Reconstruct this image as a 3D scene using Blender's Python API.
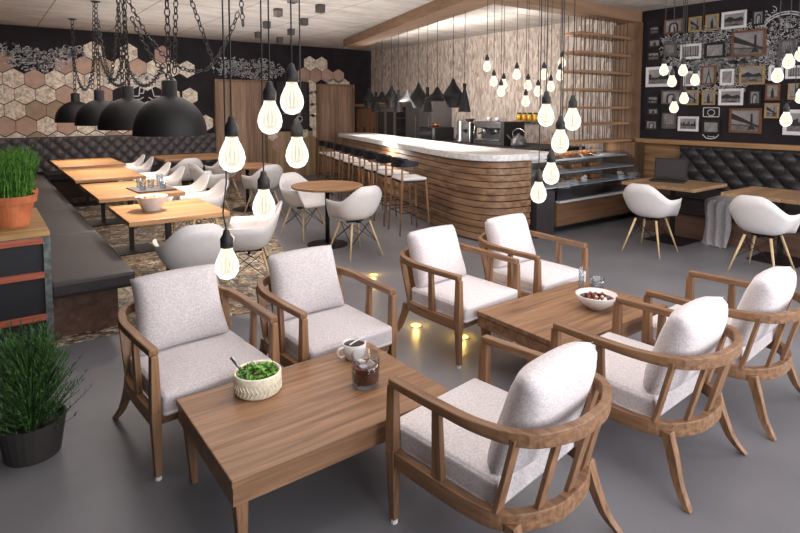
import bpy, bmesh, math, random
from mathutils import Vector, Matrix, noise
for o in list(bpy.data.objects): bpy.data.objects.remove(o)
S = bpy.context.scene; COL = S.collection
PI = math.pi; R = math.radians
sin, cos = math.sin, math.cos
# ---------------------------------------------------------------- camera
cd = bpy.data.cameras.new('camera'); cam = bpy.data.objects.new('camera', cd); COL.objects.link(cam)
cd.sensor_width = 36; cd.lens = 562/800*36; cd.shift_y = -(266.5-147)/800; cd.clip_start = .05
cam.location = (0, 0, 1.7); cam.rotation_euler = (R(86), 0, R(53.3-90)); S.camera = cam
# ---------------------------------------------------------------- world, exposure
w = bpy.data.worlds.new('world'); S.world = w; w.use_nodes = True
w.node_tree.nodes['Background'].inputs[0].default_value = (.92, .94, 1, 1)
w.node_tree.nodes['Background'].inputs[1].default_value = .55
S.view_settings.view_transform = 'Standard'; S.view_settings.look = 'None'
S.view_settings.gamma = 1; S.view_settings.use_curve_mapping = False; S.view_settings.exposure = 0.04
def area(name, loc, target, sx, sy, power, col=(1, 1, 1)):
    l = bpy.data.lights.new(name, 'AREA'); l.shape = 'RECTANGLE'; l.size = sx; l.size_y = sy; l.energy = power; l.color = col
    o = bpy.data.objects.new(name, l); COL.objects.link(o); o.location = loc
    o.rotation_euler = (Vector(target)-Vector(loc)).to_track_quat('-Z', 'Y').to_euler(); return o
def point(name, loc, power, col, r=.05):
    l = bpy.data.lights.new(name, 'POINT'); l.energy = power; l.color = col; l.shadow_soft_size = r
    o = bpy.data.objects.new(name, l); COL.objects.link(o); o.location = loc; return o
area('assumed_front_daylight', (3.2, -2.6, 1.7), (3.6, 5, 1.9), 6, 2.2, 260, (.97, .97, 1))  # area light for assumed windows behind the camera, none are built
area('added_right_daylight', (8.2, -.8, 1.9), (3.5, 3, 1.0), 3, 2.0, 150, (1, .97, .95))  # unseen area light added from the right, no window stands there
area('added_lounge_wash', (3.0, 2.4, 3.18), (3.0, 2.4, 0), 4.5, 2.5, 90, (1, .96, .94))  # unseen overhead light added above the lounge, without a fixture
area('added_tables_wash', (2.3, 8.2, 3.18), (2.3, 8.2, 0), 3, 6, 110, (1, .94, .9))  # another added overhead light, over the left tables, no fixture built
area('bar_cove_light', (6.35, 7.7, 3.1), (8.4, 7.4, 2.2), .12, 5.0, 120, (1, .94, .88)).rotation_euler.z += 0
area('bar_cove_uplight', (6.9, 7.8, 2.75), (6.9, 7.8, 4), .6, 5.0, 26, (1, .94, .88))
area('added_ceiling_fill', (3.2, 7, 1.9), (3.2, 7, 4), 4, 8, 95, (1, .98, .97))  # unseen fill added to brighten the ceiling, no fixture belongs to it

# ---------------------------------------------------------------- materials
MATS = {}
def nodes(name):
    m = bpy.data.materials.new(name); m.use_nodes = True; nt = m.node_tree
    return m, nt, nt.nodes['Principled BSDF']
def rgb(c): # sRGB 0..255 -> linear
    return tuple(((v/255)/12.92 if v/255 <= .04045 else ((v/255+.055)/1.055)**2.4) for v in c)+(1,)
def plain(name, c, rough=.5, metal=0, spec=.5, noise_amt=0, nscale=20, bump=0, coat=0):
    if name in MATS: return MATS[name]
    m, nt, b = nodes(name); b.inputs['Roughness'].default_value = rough; b.inputs['Metallic'].default_value = metal
    b.inputs['Specular IOR Level'].default_value = spec; b.inputs['Coat Weight'].default_value = coat
    L = nt.links
    tc = nt.nodes.new('ShaderNodeTexCoord'); n = nt.nodes.new('ShaderNodeTexNoise'); n.inputs['Scale'].default_value = nscale; n.inputs['Detail'].default_value = 5
    L.new(tc.outputs['Object'], n.inputs['Vector'])
    r = nt.nodes.new('ShaderNodeValToRGB'); k = noise_amt if noise_amt else .03
    c0 = rgb(tuple(v*(1-k) for v in c)); c1 = rgb(tuple(min(255, v*(1+k)) for v in c))
    r.color_ramp.elements[0].color = c0; r.color_ramp.elements[1].color = c1
    r.color_ramp.elements[0].position = .35; r.color_ramp.elements[1].position = .65
    L.new(n.outputs['Fac'], r.inputs['Fac']); L.new(r.outputs['Color'], b.inputs['Base Color'])
    if bump:
        bp = nt.nodes.new('ShaderNodeBump'); bp.inputs['Strength'].default_value = bump; bp.inputs['Distance'].default_value = .01
        L.new(n.outputs['Fac'], bp.inputs['Height']); L.new(bp.outputs['Normal'], b.inputs['Normal'])
    MATS[name] = m; return m
def wood(name, ca, cb, axis=0, scale=1.0, rough=.45, plank=0, plank_axis=1, stretch=12):
    key = name+str(axis)
    if key in MATS: return MATS[key]
    m, nt, b = nodes(key); L = nt.links; b.inputs['Roughness'].default_value = rough; b.inputs['Specular IOR Level'].default_value = .35
    tc = nt.nodes.new('ShaderNodeTexCoord'); mp = nt.nodes.new('ShaderNodeMapping'); s = [stretch*2*scale]*3; s[axis] = 1.6*scale
    mp.inputs['Scale'].default_value = s; L.new(tc.outputs['Object'], mp.inputs['Vector'])
    n = nt.nodes.new('ShaderNodeTexNoise'); n.inputs['Scale'].default_value = 1.5; n.inputs['Detail'].default_value = 7; n.inputs['Distortion'].default_value = .6
    L.new(mp.outputs[0], n.inputs['Vector'])
    r = nt.nodes.new('ShaderNodeValToRGB'); r.color_ramp.elements[0].color = rgb(ca); r.color_ramp.elements[1].color = rgb(cb)
    r.color_ramp.elements[0].position = .3; r.color_ramp.elements[1].position = .68
    L.new(n.outputs['Fac'], r.inputs['Fac']); out = r.outputs['Color']
    if plank:
        sx = nt.nodes.new('ShaderNodeSeparateXYZ'); L.new(tc.outputs['Object'], sx.inputs[0])
        d = nt.nodes.new('ShaderNodeMath'); d.operation = 'DIVIDE'; d.inputs[1].default_value = plank; L.new(sx.outputs[plank_axis], d.inputs[0])
        fl = nt.nodes.new('ShaderNodeMath'); fl.operation = 'FLOOR'; L.new(d.outputs[0], fl.inputs[0])
        fr = nt.nodes.new('ShaderNodeMath'); fr.operation = 'FRACT'; L.new(d.outputs[0], fr.inputs[0])
        wn = nt.nodes.new('ShaderNodeTexWhiteNoise'); wn.noise_dimensions = '1D'; L.new(fl.outputs[0], wn.inputs['W'])
        mr = nt.nodes.new('ShaderNodeMapRange'); mr.inputs[3].default_value = .78; mr.inputs[4].default_value = 1.15; L.new(wn.outputs['Value'], mr.inputs[0])
        gt = nt.nodes.new('ShaderNodeMath'); gt.operation = 'GREATER_THAN'; gt.inputs[1].default_value = .03; L.new(fr.outputs[0], gt.inputs[0])
        mr2 = nt.nodes.new('ShaderNodeMapRange'); mr2.inputs[3].default_value = .35; L.new(gt.outputs[0], mr2.inputs[0])
        mu = nt.nodes.new('ShaderNodeMath'); mu.operation = 'MULTIPLY'; L.new(mr.outputs[0], mu.inputs[0]); L.new(mr2.outputs[0], mu.inputs[1])
        vm = nt.nodes.new('ShaderNodeVectorMath'); vm.operation = 'SCALE'; L.new(out, vm.inputs[0]); L.new(mu.outputs[0], vm.inputs['Scale']); out = vm.outputs[0]
    L.new(out, b.inputs['Base Color'])
    bp = nt.nodes.new('ShaderNodeBump'); bp.inputs['Strength'].default_value = .12; bp.inputs['Distance'].default_value = .004
    L.new(n.outputs['Fac'], bp.inputs['Height']); L.new(bp.outputs['Normal'], b.inputs['Normal'])
    MATS[key] = m; return m
def emis(name, c, s):
    if name in MATS: return MATS[name]
    m, nt, b = nodes(name); b.inputs['Base Color'].default_value = rgb(c); b.inputs['Emission Color'].default_value = rgb(c); b.inputs['Emission Strength'].default_value = s
    MATS[name] = m; return m
def glass(name, c=(235, 240, 245), alpha=.16, rough=.05):
    if name in MATS: return MATS[name]
    m, nt, b = nodes(name); L = nt.links; t = nt.nodes.new('ShaderNodeBsdfTransparent'); t.inputs[0].default_value = rgb(c)
    g = nt.nodes.new('ShaderNodeBsdfGlossy'); g.inputs['Roughness'].default_value = rough
    lw = nt.nodes.new('ShaderNodeLayerWeight'); lw.inputs['Blend'].default_value = .35
    mr = nt.nodes.new('ShaderNodeMapRange'); mr.inputs[3].default_value = alpha*.5; mr.inputs[4].default_value = min(1, alpha*4)
    L.new(lw.outputs['Facing'], mr.inputs[0]); mx = nt.nodes.new('ShaderNodeMixShader')
    L.new(mr.outputs[0], mx.inputs[0]); L.new(t.outputs[0], mx.inputs[1]); L.new(g.outputs[0], mx.inputs[2])
    L.new(mx.outputs[0], nt.nodes['Material Output'].inputs[0]); MATS[name] = m; return m
def bulbglass():
    if 'bulbglass' in MATS: return MATS['bulbglass']
    m, nt, b = nodes('lit_bulb_glass'); L = nt.links
    e = nt.nodes.new('ShaderNodeEmission'); e.inputs[0].default_value = (1, .90, .76, 1)
    lw = nt.nodes.new('ShaderNodeLayerWeight'); lw.inputs['Blend'].default_value = .5
    mr = nt.nodes.new('ShaderNodeMapRange'); mr.inputs[3].default_value = .78; mr.inputs[4].default_value = 2.6; L.new(lw.outputs['Facing'], mr.inputs[0])
    L.new(mr.outputs[0], e.inputs[1]); t = nt.nodes.new('ShaderNodeBsdfTransparent'); mx = nt.nodes.new('ShaderNodeMixShader'); mx.inputs[0].default_value = .78
    L.new(t.outputs[0], mx.inputs[1]); L.new(e.outputs[0], mx.inputs[2]); L.new(mx.outputs[0], nt.nodes['Material Output'].inputs[0])
    MATS['bulbglass'] = m; return m
def fabric(name, ca, cb, scale=60, rough=.95):
    if name in MATS: return MATS[name]
    m, nt, b = nodes(name); L = nt.links; b.inputs['Roughness'].default_value = rough; b.inputs['Specular IOR Level'].default_value = .15
    b.inputs['Sheen Weight'].default_value = .25
    tc = nt.nodes.new('ShaderNodeTexCoord'); n = nt.nodes.new('ShaderNodeTexNoise'); n.inputs['Scale'].default_value = scale; n.inputs['Detail'].default_value = 8; n.inputs['Roughness'].default_value = .7
    L.new(tc.outputs['Object'], n.inputs['Vector']); r = nt.nodes.new('ShaderNodeValToRGB')
    r.color_ramp.elements[0].color = rgb(ca); r.color_ramp.elements[1].color = rgb(cb); r.color_ramp.elements[0].position = .38; r.color_ramp.elements[1].position = .62
    L.new(n.outputs['Fac'], r.inputs['Fac']); L.new(r.outputs[0], b.inputs['Base Color'])
    bp = nt.nodes.new('ShaderNodeBump'); bp.inputs['Strength'].default_value = .25; bp.inputs['Distance'].default_value = .004
    L.new(n.outputs['Fac'], bp.inputs['Height']); L.new(bp.outputs['Normal'], b.inputs['Normal']); MATS[name] = m; return m

def concrete_ceiling():
    m, nt, b = nodes('concrete_panels'); L = nt.links; b.inputs['Roughness'].default_value = .9
    tc = nt.nodes.new('ShaderNodeTexCoord')
    br = nt.nodes.new('ShaderNodeTexBrick'); br.offset = .5; br.inputs['Scale'].default_value = 1; br.inputs['Brick Width'].default_value = 2.4; br.inputs['Row Height'].default_value = 1.2
    br.inputs['Mortar Size'].default_value = .008; br.inputs['Color1'].default_value = (1, 1, 1, 1); br.inputs['Color2'].default_value = (.9, .9, .9, 1); br.inputs['Mortar'].default_value = (.25, .24, .23, 1)
    mp = nt.nodes.new('ShaderNodeMapping'); mp.inputs['Rotation'].default_value = (0, 0, PI/2); mp.inputs['Location'].default_value = (.28, .28, 0); L.new(tc.outputs['Object'], mp.inputs[0]); L.new(mp.outputs[0], br.inputs['Vector'])
    n = nt.nodes.new('ShaderNodeTexNoise'); n.inputs['Scale'].default_value = 1.5; n.inputs['Detail'].default_value = 10; n.inputs['Roughness'].default_value = .7
    mp2 = nt.nodes.new('ShaderNodeMapping'); mp2.inputs['Scale'].default_value = (1, 2.6, 1); L.new(tc.outputs['Object'], mp2.inputs[0]); L.new(mp2.outputs[0], n.inputs['Vector'])
    r = nt.nodes.new('ShaderNodeValToRGB'); r.color_ramp.elements[0].color = rgb((176, 168, 162)); r.color_ramp.elements[1].color = rgb((220, 212, 205))
    r.color_ramp.elements[0].position = .3; r.color_ramp.elements[1].position = .7; L.new(n.outputs['Fac'], r.inputs[0])
    mu = nt.nodes.new('ShaderNodeMix'); mu.data_type = 'RGBA'; mu.blend_type = 'MULTIPLY'; mu.inputs[0].default_value = 1
    L.new(r.outputs[0], mu.inputs[6]); L.new(br.outputs['Color'], mu.inputs[7]); L.new(mu.outputs[2], b.inputs['Base Color'])
    return m
def mosaic_mat():
    m, nt, b = nodes('patchwork_mosaic'); L = nt.links; b.inputs['Roughness'].default_value = .55
    tc = nt.nodes.new('ShaderNodeTexCoord'); v = nt.nodes.new('ShaderNodeTexVoronoi'); v.inputs['Scale'].default_value = 15; v.distance = 'MANHATTAN'; L.new(tc.outputs['Object'], v.inputs['Vector'])
    sp = nt.nodes.new('ShaderNodeSeparateColor'); L.new(v.outputs['Color'], sp.inputs[0])
    r = nt.nodes.new('ShaderNodeValToRGB'); r.color_ramp.interpolation = 'CONSTANT'; e = r.color_ramp.elements
    cs = [(0, (104, 92, 86)), (.16, (190, 176, 158)), (.34, (148, 142, 140)), (.5, (168, 156, 126)), (.62, (214, 202, 186)), (.78, (124, 114, 114)), (.9, (160, 132, 112))]
    e[0].position = 0; e[0].color = rgb(cs[0][1]); e[1].position = cs[1][0]; e[1].color = rgb(cs[1][1])
    for p, c in cs[2:]: q = e.new(p); q.color = rgb(c)
    L.new(sp.outputs[0], r.inputs[0])
    n = nt.nodes.new('ShaderNodeTexNoise'); n.inputs['Scale'].default_value = 38; n.inputs['Detail'].default_value = 6; L.new(tc.outputs['Object'], n.inputs['Vector'])
    r2 = nt.nodes.new('ShaderNodeValToRGB'); r2.color_ramp.elements[0].color = (.32, .3, .28, 1); r2.color_ramp.elements[1].color = (1.25, 1.2, 1.1, 1); r2.color_ramp.elements[0].position = .4; r2.color_ramp.elements[1].position = .62
    L.new(n.outputs['Fac'], r2.inputs[0]); mu = nt.nodes.new('ShaderNodeMix'); mu.data_type = 'RGBA'; mu.blend_type = 'MULTIPLY'; mu.inputs[0].default_value = 1
    L.new(r.outputs[0], mu.inputs[6]); L.new(r2.outputs[0], mu.inputs[7]); L.new(mu.outputs[2], b.inputs['Base Color']); return m
def shard_wall():
    m, nt, b = nodes('cream_shard_wallcovering'); L = nt.links; b.inputs['Roughness'].default_value = .8
    tc = nt.nodes.new('ShaderNodeTexCoord'); mp = nt.nodes.new('ShaderNodeMapping'); mp.inputs['Scale'].default_value = (1, 30, 8); L.new(tc.outputs['Object'], mp.inputs[0])
    v = nt.nodes.new('ShaderNodeTexVoronoi'); v.inputs['Scale'].default_value = 1; L.new(mp.outputs[0], v.inputs['Vector'])
    sp = nt.nodes.new('ShaderNodeSeparateColor'); L.new(v.outputs['Color'], sp.inputs[0])
    r = nt.nodes.new('ShaderNodeValToRGB'); r.color_ramp.elements[0].color = rgb((156, 138, 126)); r.color_ramp.elements[1].color = rgb((220, 208, 198)); L.new(sp.outputs[0], r.inputs[0])
    L.new(r.outputs[0], b.inputs['Base Color']); return m
def leather(name, c, rough=.4):
    return plain(name, c, rough, 0, .5, .08, 60, .15)
def granite():
    m = plain('bar_stone', (214, 212, 212), .3, 0, .5, .08, 22, 0, .1); return m

dark_wall = plain('charcoal_wall_paint', (38, 33, 37), .8, 0, .3, .12, 3)
chalk = plain('white_chalk', (205, 203, 205), .95)
chalk_grey = plain('grey_chalk', (120, 118, 124), .95)
floor_m = plain('polished_concrete', (118, 117, 122), .36, 0, .45, .05, 1.6)
arm_wood = {a: wood('teak', (106, 77, 55), (156, 118, 88), a, 1.2) for a in (0, 1, 2)}
table_wood = wood('oak_tabletop', (158, 112, 74), (206, 160, 112), 0, .9, .4, .14, 1)
table_edge = wood('oak_edge', (120, 84, 56), (158, 116, 80), 0, 1)
low_wood = wood('teak_table', (112, 82, 60), (160, 122, 92), 0, .8, .42)
bar_wood = wood('bar_slats', (102, 76, 58), (158, 124, 96), 1, .35, .4)
panel_wood = wood('panel_oak', (140, 112, 92), (182, 150, 126), 2, .5, .55, .13, 0)
beam_wood = wood('beam_oak', (126, 98, 76), (156, 124, 98), 1, .3, .6)
beam_wood_x = wood('beam_oak_x', (126, 98, 76), (156, 124, 98), 0, .3, .6)
shelf_wood = wood('shelf_oak', (136, 102, 74), (170, 132, 100), 0, .5)
plank_side = wood('plank_wall', (112, 84, 64), (150, 116, 88), 2, .5, .6, .12, 1)
plank_h = wood('wainscot', (124, 92, 62), (168, 130, 92), 1, .5, .55, .12, 2)
dowel = wood('beech_dowel', (188, 160, 118), (216, 190, 150), 2, 2)
stool_leg = wood('stool_ash', (120, 88, 62), (158, 120, 88), 2, 2)
base_wood = wood('bench_base', (92, 70, 60), (122, 94, 80), 1, .5)
base_wood_x = wood('bench_base_x', (72, 54, 46), (98, 74, 62), 0, .5)
white_plastic = plain('white_shell', (226, 222, 222), .35, 0, .5, .01)
black_metal = plain('black_metal', (30, 28, 30), .45, .3)
black_matte = plain('black_matte', (26, 24, 26), .6)
lamp_black = plain('black_lamp', (22, 20, 22), .55, .0, .35)
chain_m = plain('chain_steel', (52, 48, 48), .4, .8)
steel = plain('brushed_steel', (170, 170, 172), .28, .9)
dark_steel = plain('dark_steel', (92, 90, 92), .35, .8)
black_leather = leather('black_leather', (52, 46, 48), .38)
grey_leather = leather('charcoal_leather', (58, 53, 55), .42)
seat_leather = leather('brown_black_leather', (50, 44, 46), .55)
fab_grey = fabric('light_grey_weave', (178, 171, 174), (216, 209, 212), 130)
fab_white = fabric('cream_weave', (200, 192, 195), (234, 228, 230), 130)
terracotta = plain('terracotta', (190, 112, 74), .8, 0, .3, .08, 12)
leaf = plain('herb_leaf', (78, 122, 48), .6, 0, .3, .35, 30)
leaf2 = plain('bush_leaf', (58, 90, 46), .6, 0, .3, .35, 20)
ceramic = plain('white_ceramic', (225, 220, 220), .2, 0, .5, .01)

# ---------------------------------------------------------------- helpers
def B(): return bmesh.new()
def box(bm, x0, x1, y0, y1, z0, z1, mi=0):
    vs = [bm.verts.new((x, y, z)) for x in (x0, x1) for y in (y0, y1) for z in (z0, z1)]
    for f in ((0, 1, 3, 2), (4, 6, 7, 5), (0, 4, 5, 1), (2, 3, 7, 6), (0, 2, 6, 4), (1, 5, 7, 3)):
        bm.faces.new([vs[i] for i in f]).material_index = mi
    return bm
def ring(bm, c, a, b, r, seg): return [bm.verts.new(c+(a*cos(2*PI*i/seg)+b*sin(2*PI*i/seg))*r) for i in range(seg)]
def bridge(bm, r0, r1, mi=0):
    n = len(r0)
    for i in range(n): bm.faces.new((r0[i], r0[(i+1) % n], r1[(i+1) % n], r1[i])).material_index = mi
def tube(bm, pts, rad, seg=6, mi=0, caps=True):
    pts = [Vector(p) for p in pts]; rs = rad if isinstance(rad, (list, tuple)) else [rad]*len(pts); prev = None; first = None; a = None
    for i, p in enumerate(pts):
        d = (pts[min(i+1, len(pts)-1)]-pts[max(i-1, 0)]).normalized()
        if a is None: a = d.orthogonal().normalized()
        else:
            a = (a-d*a.dot(d)); a = a.normalized() if a.length > 1e-6 else d.orthogonal().normalized()
        b = d.cross(a); r = ring(bm, p, a, b, rs[i], seg)
        if prev: bridge(bm, prev, r, mi)
        else: first = r
        prev = r
    if caps:
        bm.faces.new(first[::-1]).material_index = mi; bm.faces.new(prev).material_index = mi
    return bm
def lathe(bm, prof, seg=24, c=(0, 0, 0), mi=0):
    prev = None; c = Vector(c)
    for r, z in prof:
        cur = [bm.verts.new(c+Vector((r*cos(2*PI*i/seg), r*sin(2*PI*i/seg), z))) for i in range(seg)] if r > 1e-5 else [bm.verts.new(c+Vector((0, 0, z)))]
        if prev:
            if len(prev) > 1 and len(cur) > 1: bridge(bm, prev, cur, mi)
            elif len(cur) == 1 and len(prev) == 1: pass
            elif len(cur) == 1:
                for i in range(seg): bm.faces.new((prev[i], prev[(i+1) % seg], cur[0])).material_index = mi
            else:
                for i in range(seg): bm.faces.new((prev[0], cur[(i+1) % seg], cur[i])).material_index = mi
        prev = cur
    return bm
def sweep(bm, pts, wd, ht, closed=False, slope=0, mi=0):   # rectangular section along a path: wd sideways, ht upwards
    pts = [Vector(p) for p in pts]; n = len(pts); rs = []
    wds = wd if isinstance(wd, list) else [wd]*n; hts = ht if isinstance(ht, list) else [ht]*n
    for i, p in enumerate(pts):
        q0 = pts[(i-1) % n] if closed or i > 0 else p; q1 = pts[(i+1) % n] if closed or i < n-1 else p
        d = (q1-q0); d.z = 0; d.normalize(); s = Vector((d.y, -d.x, 0)); w_, h = wds[i]/2, hts[i]/2; Z = Vector((0, 0, 1))
        rs.append([bm.verts.new(p+s*w_-Z*h), bm.verts.new(p+s*(w_+slope)+Z*h), bm.verts.new(p-s*(w_-slope)+Z*h), bm.verts.new(p-s*w_-Z*h)])
    for i in range(n if closed else n-1): bridge(bm, rs[i], rs[(i+1) % n], mi)
    if not closed: bm.faces.new(rs[0][::-1]).material_index = mi; bm.faces.new(rs[-1]).material_index = mi
    return bm
def prism(bm, pts, z0, z1, mi=0, off=0):
    a = [bm.verts.new((x, y, z0)) for x, y in pts]; b = [bm.verts.new((x, y, z1)) for x, y in pts]
    bridge(bm, a, b, mi); bm.faces.new(a[::-1]).material_index = mi; bm.faces.new(b).material_index = mi; return bm
def post(bm, p0, p1, w0, w1, d0=None, d1=None):
    d0 = d0 or w0; d1 = d1 or w1; p0 = Vector(p0); p1 = Vector(p1)
    a = [bm.verts.new(p0+Vector((sx*w0/2, sy*d0/2, 0))) for sx, sy in ((-1, -1), (1, -1), (1, 1), (-1, 1))]
    b = [bm.verts.new(p1+Vector((sx*w1/2, sy*d1/2, 0))) for sx, sy in ((-1, -1), (1, -1), (1, 1), (-1, 1))]
    bridge(bm, a, b); bm.faces.new(a[::-1]); bm.faces.new(b); return bm
def crom(P, n=6, closed=False):
    P = [Vector(p) for p in P]; out = []; N = len(P)
    for i in range(N if closed else N-1):
        if closed: a, b, c, d = P[i-1], P[i], P[(i+1) % N], P[(i+2) % N]
        else: a, b, c, d = P[max(i-1, 0)], P[i], P[i+1], P[min(i+2, N-1)]
        for k in range(n):
            t = k/n; out.append(.5*((2*b)+(c-a)*t+(2*a-5*b+4*c-d)*t*t+(3*b-a-3*c+d)*t**3))
    if not closed: out.append(P[-1])
    return out
def obj(name, bm, mats, parent=None, smooth=False, bevel=0, loc=None, sub=0):
    bmesh.ops.recalc_face_normals(bm, faces=bm.faces)
    me = bpy.data.meshes.new(name); bm.to_mesh(me); bm.free()
    for m in (mats if isinstance(mats, (list, tuple)) else [mats]): me.materials.append(m)
    if smooth: me.polygons.foreach_set('use_smooth', [True]*len(me.polygons))
    o = bpy.data.objects.new(name, me); COL.objects.link(o)
    if parent: o.parent = parent
    if loc: o.location = loc
    if bevel:
        b = o.modifiers.new('bevel', 'BEVEL'); b.width = bevel; b.segments = 2; b.limit_method = 'ANGLE'; b.angle_limit = R(40)
    if sub:
        b = o.modifiers.new('sub', 'SUBSURF'); b.levels = sub; b.render_levels = sub
    return o
def thing(name, label, cat, loc=(0, 0, 0), rz=0, group=None):
    o = bpy.data.objects.new(name, None); o.empty_display_size = .1; COL.objects.link(o); o.location = loc; o.rotation_euler = (0, 0, rz)
    o['label'] = label; o['category'] = cat
    if group: o['group'] = group
    return o
def tag(o, label, cat, group=None):
    o['label'] = label; o['category'] = cat
    if group: o['group'] = group
    return o
def struct(name, bm, m, parent=None, **k):
    o = obj(name, bm, m, parent, **k)
    if not parent: o['kind'] = 'structure'
    return o
def dup(root, loc, rz, label, group=None):
    r = root.copy(); COL.objects.link(r); r.location = loc; r.rotation_euler = (0, 0, rz); r['label'] = label
    if group: r['group'] = group
    for ch in list(root.children):
        c = ch.copy(); COL.objects.link(c); c.parent = r
        for g in ch.children:
            d = g.copy(); COL.objects.link(d); d.parent = c
    return r

# ================================================================ setting
CEIL = 3.22; YB = 12.68; XR = 8.48
struct('floor', box(B(), -.9, XR+.1, -3, YB+.1, -.1, 0), floor_m)
struct('ceiling', box(B(), -.9, XR+.1, -3, YB+.1, CEIL, CEIL+.12), concrete_ceiling())
wb = struct('wall_back', box(B(), -.9, XR+.1, YB, YB+.1, 0, CEIL), dark_wall)
struct('wall_left', box(B(), -1.0, -.9, -3, YB+.1, 0, CEIL), dark_wall)
struct('wall_right', box(B(), XR, XR+.1, 5.40, YB, 0, CEIL), shard_wall())
wr = struct('wall_gallery_right', box(B(), XR, XR+.1, -.1, 5.40, 0, CEIL), dark_wall)
struct('trim_1', box(B(), XR-.06, XR, 4.93, 5.40, 0, 3.05), plank_side)          # plank lining beside the shelves
struct('trim_2', box(B(), XR-.03, XR, -.1, 4.93, .0, 1.15), plank_h)             # wainscot
struct('trim_3', box(B(), XR-.12, XR, -.1, 4.93, 1.15, 1.215), wood('ledge_oak', (150, 112, 76), (190, 150, 108), 1, .5))
# mosaic inset in the concrete floor
mo = crom([(-.9, 4.58, 0), (.36, 4.58, 0), (1.1, 4.55, 0), (1.85, 4.42, 0), (2.35, 5.0, 0), (2.82, 6.1, 0), (3.18, 7.4, 0), (3.45, 8.7, 0), (3.85, 9.95, 0), (4.2, 11.2, 0), (4.4, 12.67, 0)], 5)
bm = B(); prism(bm, [(p.x, p.y) for p in mo]+[(-.9, 12.67)], .0005, .004); struct('floor_mosaic', bm, mosaic_mat())
# hexagon tiles
random.seed(4)
hexm = [plain('hex_tan', (190, 158, 140), .6, 0, .4, .04, 8), plain('hex_rose', (176, 144, 130), .6, 0, .4, .04, 8), plain('hex_olive', (170, 152, 126), .6, 0, .4, .05, 8),
        plain('hex_pattern', (214, 198, 180), .6, 0, .4, .16, 16), plain('hex_cream', (226, 214, 198), .6, 0, .4, .14, 26), plain('hex_grout', (90, 74, 66), .9)]
bm = B()
def hexa(cx, cz, mi=None):
    mi = mi if mi is not None else random.choice([0, 1, 3, 3, 4, 4, 2, 0]); r = .186
    c = bm.verts.new((cx, YB-.013, cz)); v = [bm.verts.new((cx+r*sin(k*PI/3), YB-.013, cz+r*cos(k*PI/3))) for k in range(6)]
    u = [bm.verts.new((p.co.x, YB-.002, p.co.z)) for p in v]
    for k in range(6):
        f = bm.faces.new((c, v[k], v[(k+1) % 6])); f.material_index = mi if mi < 3 else (mi if (k % 2 == 0) else 7-mi)
        bm.faces.new((v[k], u[k], u[(k+1) % 6], v[(k+1) % 6])).material_index = 5
rows = {2.83: .354+.165, 2.535: .354, 2.24: .519, 1.945: .354, 1.65: .519, 1.355: .354}
rows = {2.83: .519, 2.535: .354, 2.24: .519, 1.945: .354, 1.65: .519, 1.355: .354, 1.06: .519}
for z, x0 in rows.items():
    for k in range(-3, 12):
        x = x0+.33*k
        if x > 3.75: continue
        if z > 2.7 and not (1.7 < x < 2.1 or 2.3 < x < 2.6 or 3.1 < x < 3.4): continue
        if 2.5 < z < 2.6 and (.5 < x < 1.2): continue
        if 2.2 < z < 2.3 and 3.45 < x: continue
        if 1.3 < z < 2.0 and x > 3.4: continue
        if 1.9 < z < 2.0 and 2.2 < x < 3.2: continue
        hexa(x, z)
for x, z in [(3.70, 1.95), (4.03, 1.36), (6.64, 2.8), (6.97, 2.8), (6.8, 2.51), (7.13, 2.51), (7.46, 2.51), (6.47, 2.51), (6.64, 2.22), (6.7, 1.93), (6.7, 1.64), (6.7, 1.36), (6.86, 1.09), (6.4, 1.09), (5.6, 1.4), (5.6, 1.09), (5.77, .8), (6.3, 2.22), (5.6, 1.7)]:
    hexa(x, z, random.choice([3, 4, 4, 0]) if z < 2.4 or z > 2.7 else random.choice([0, 1, 3]))
for x in (7.3, 7.63): hexa(x, 2.27, 3)
obj('hexagon_tiles', bm, hexm, wb)
# chalk drawings
def scribble(bm, P, wd, axis, off, mi=0):
    P = [Vector(p) for p in P]
    for i in range(len(P)-1):
        d = (P[i+1]-P[i]); 
        if d.length < 1e-5: continue
        d.normalize(); s = Vector((-d.y, d.x))*wd/2
        q = [P[i]+s, P[i+1]+s, P[i+1]-s, P[i]-s]
        vs = [bm.verts.new((a.x, off, a.y) if axis == 'y' else (off, a.x, a.y)) for a in q]
        bm.faces.new(vs).material_index = mi
def cloud(bm, cx, cz, rx, rz, n, axis, off, seed, wd=.015):
    rnd = random.Random(seed)
    for k in range(n):
        a = rnd.uniform(0, 2*PI); rr = rnd.uniform(0, 1)**.6; x = cx+rx*rr*cos(a); z = cz+rz*rr*sin(a)
        t = rnd.random(); r = rnd.uniform(.012, .05)
        if t < .5: P = [(x+r*cos(q*.7+a), z+r*sin(q*.7+a)*rnd.uniform(.6, 1)) for q in range(rnd.randint(4, 10))]
        elif t < .8: P = [(x+rnd.uniform(-r, r), z+rnd.uniform(-r, r)) for q in range(4)]
        else: P = [(x, z), (x+r*.5*cos(a), z+r*.5*sin(a))]
        scribble(bm, P, wd*rnd.uniform(.5, 1.2), axis, off, 0 if rnd.random() < .9 else 1)
bm = B()
cloud(bm, .35, 2.75, .45, .16, 100, 'y', YB-.016, 1); cloud(bm, .9, 2.6, .5, .22, 230, 'y', YB-.016, 2); cloud(bm, 1.45, 2.75, .3, .15, 120, 'y', YB-.016, 3)
cloud(bm, 2.6, 2.3, .9, .14, 150, 'y', YB-.016, 5)
obj('chalk_drawing', bm, [chalk, chalk_grey], wb)
bm = B(); cloud(bm, 4.6, 2.62, .45, .22, 150, 'y', YB-.016, 7); cloud(bm, 5.3, 2.6, .65, .24, 260, 'y', YB-.016, 8)
obj('chalk_drawing', bm, [chalk, chalk_grey], wb)
bm = B()
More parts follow.
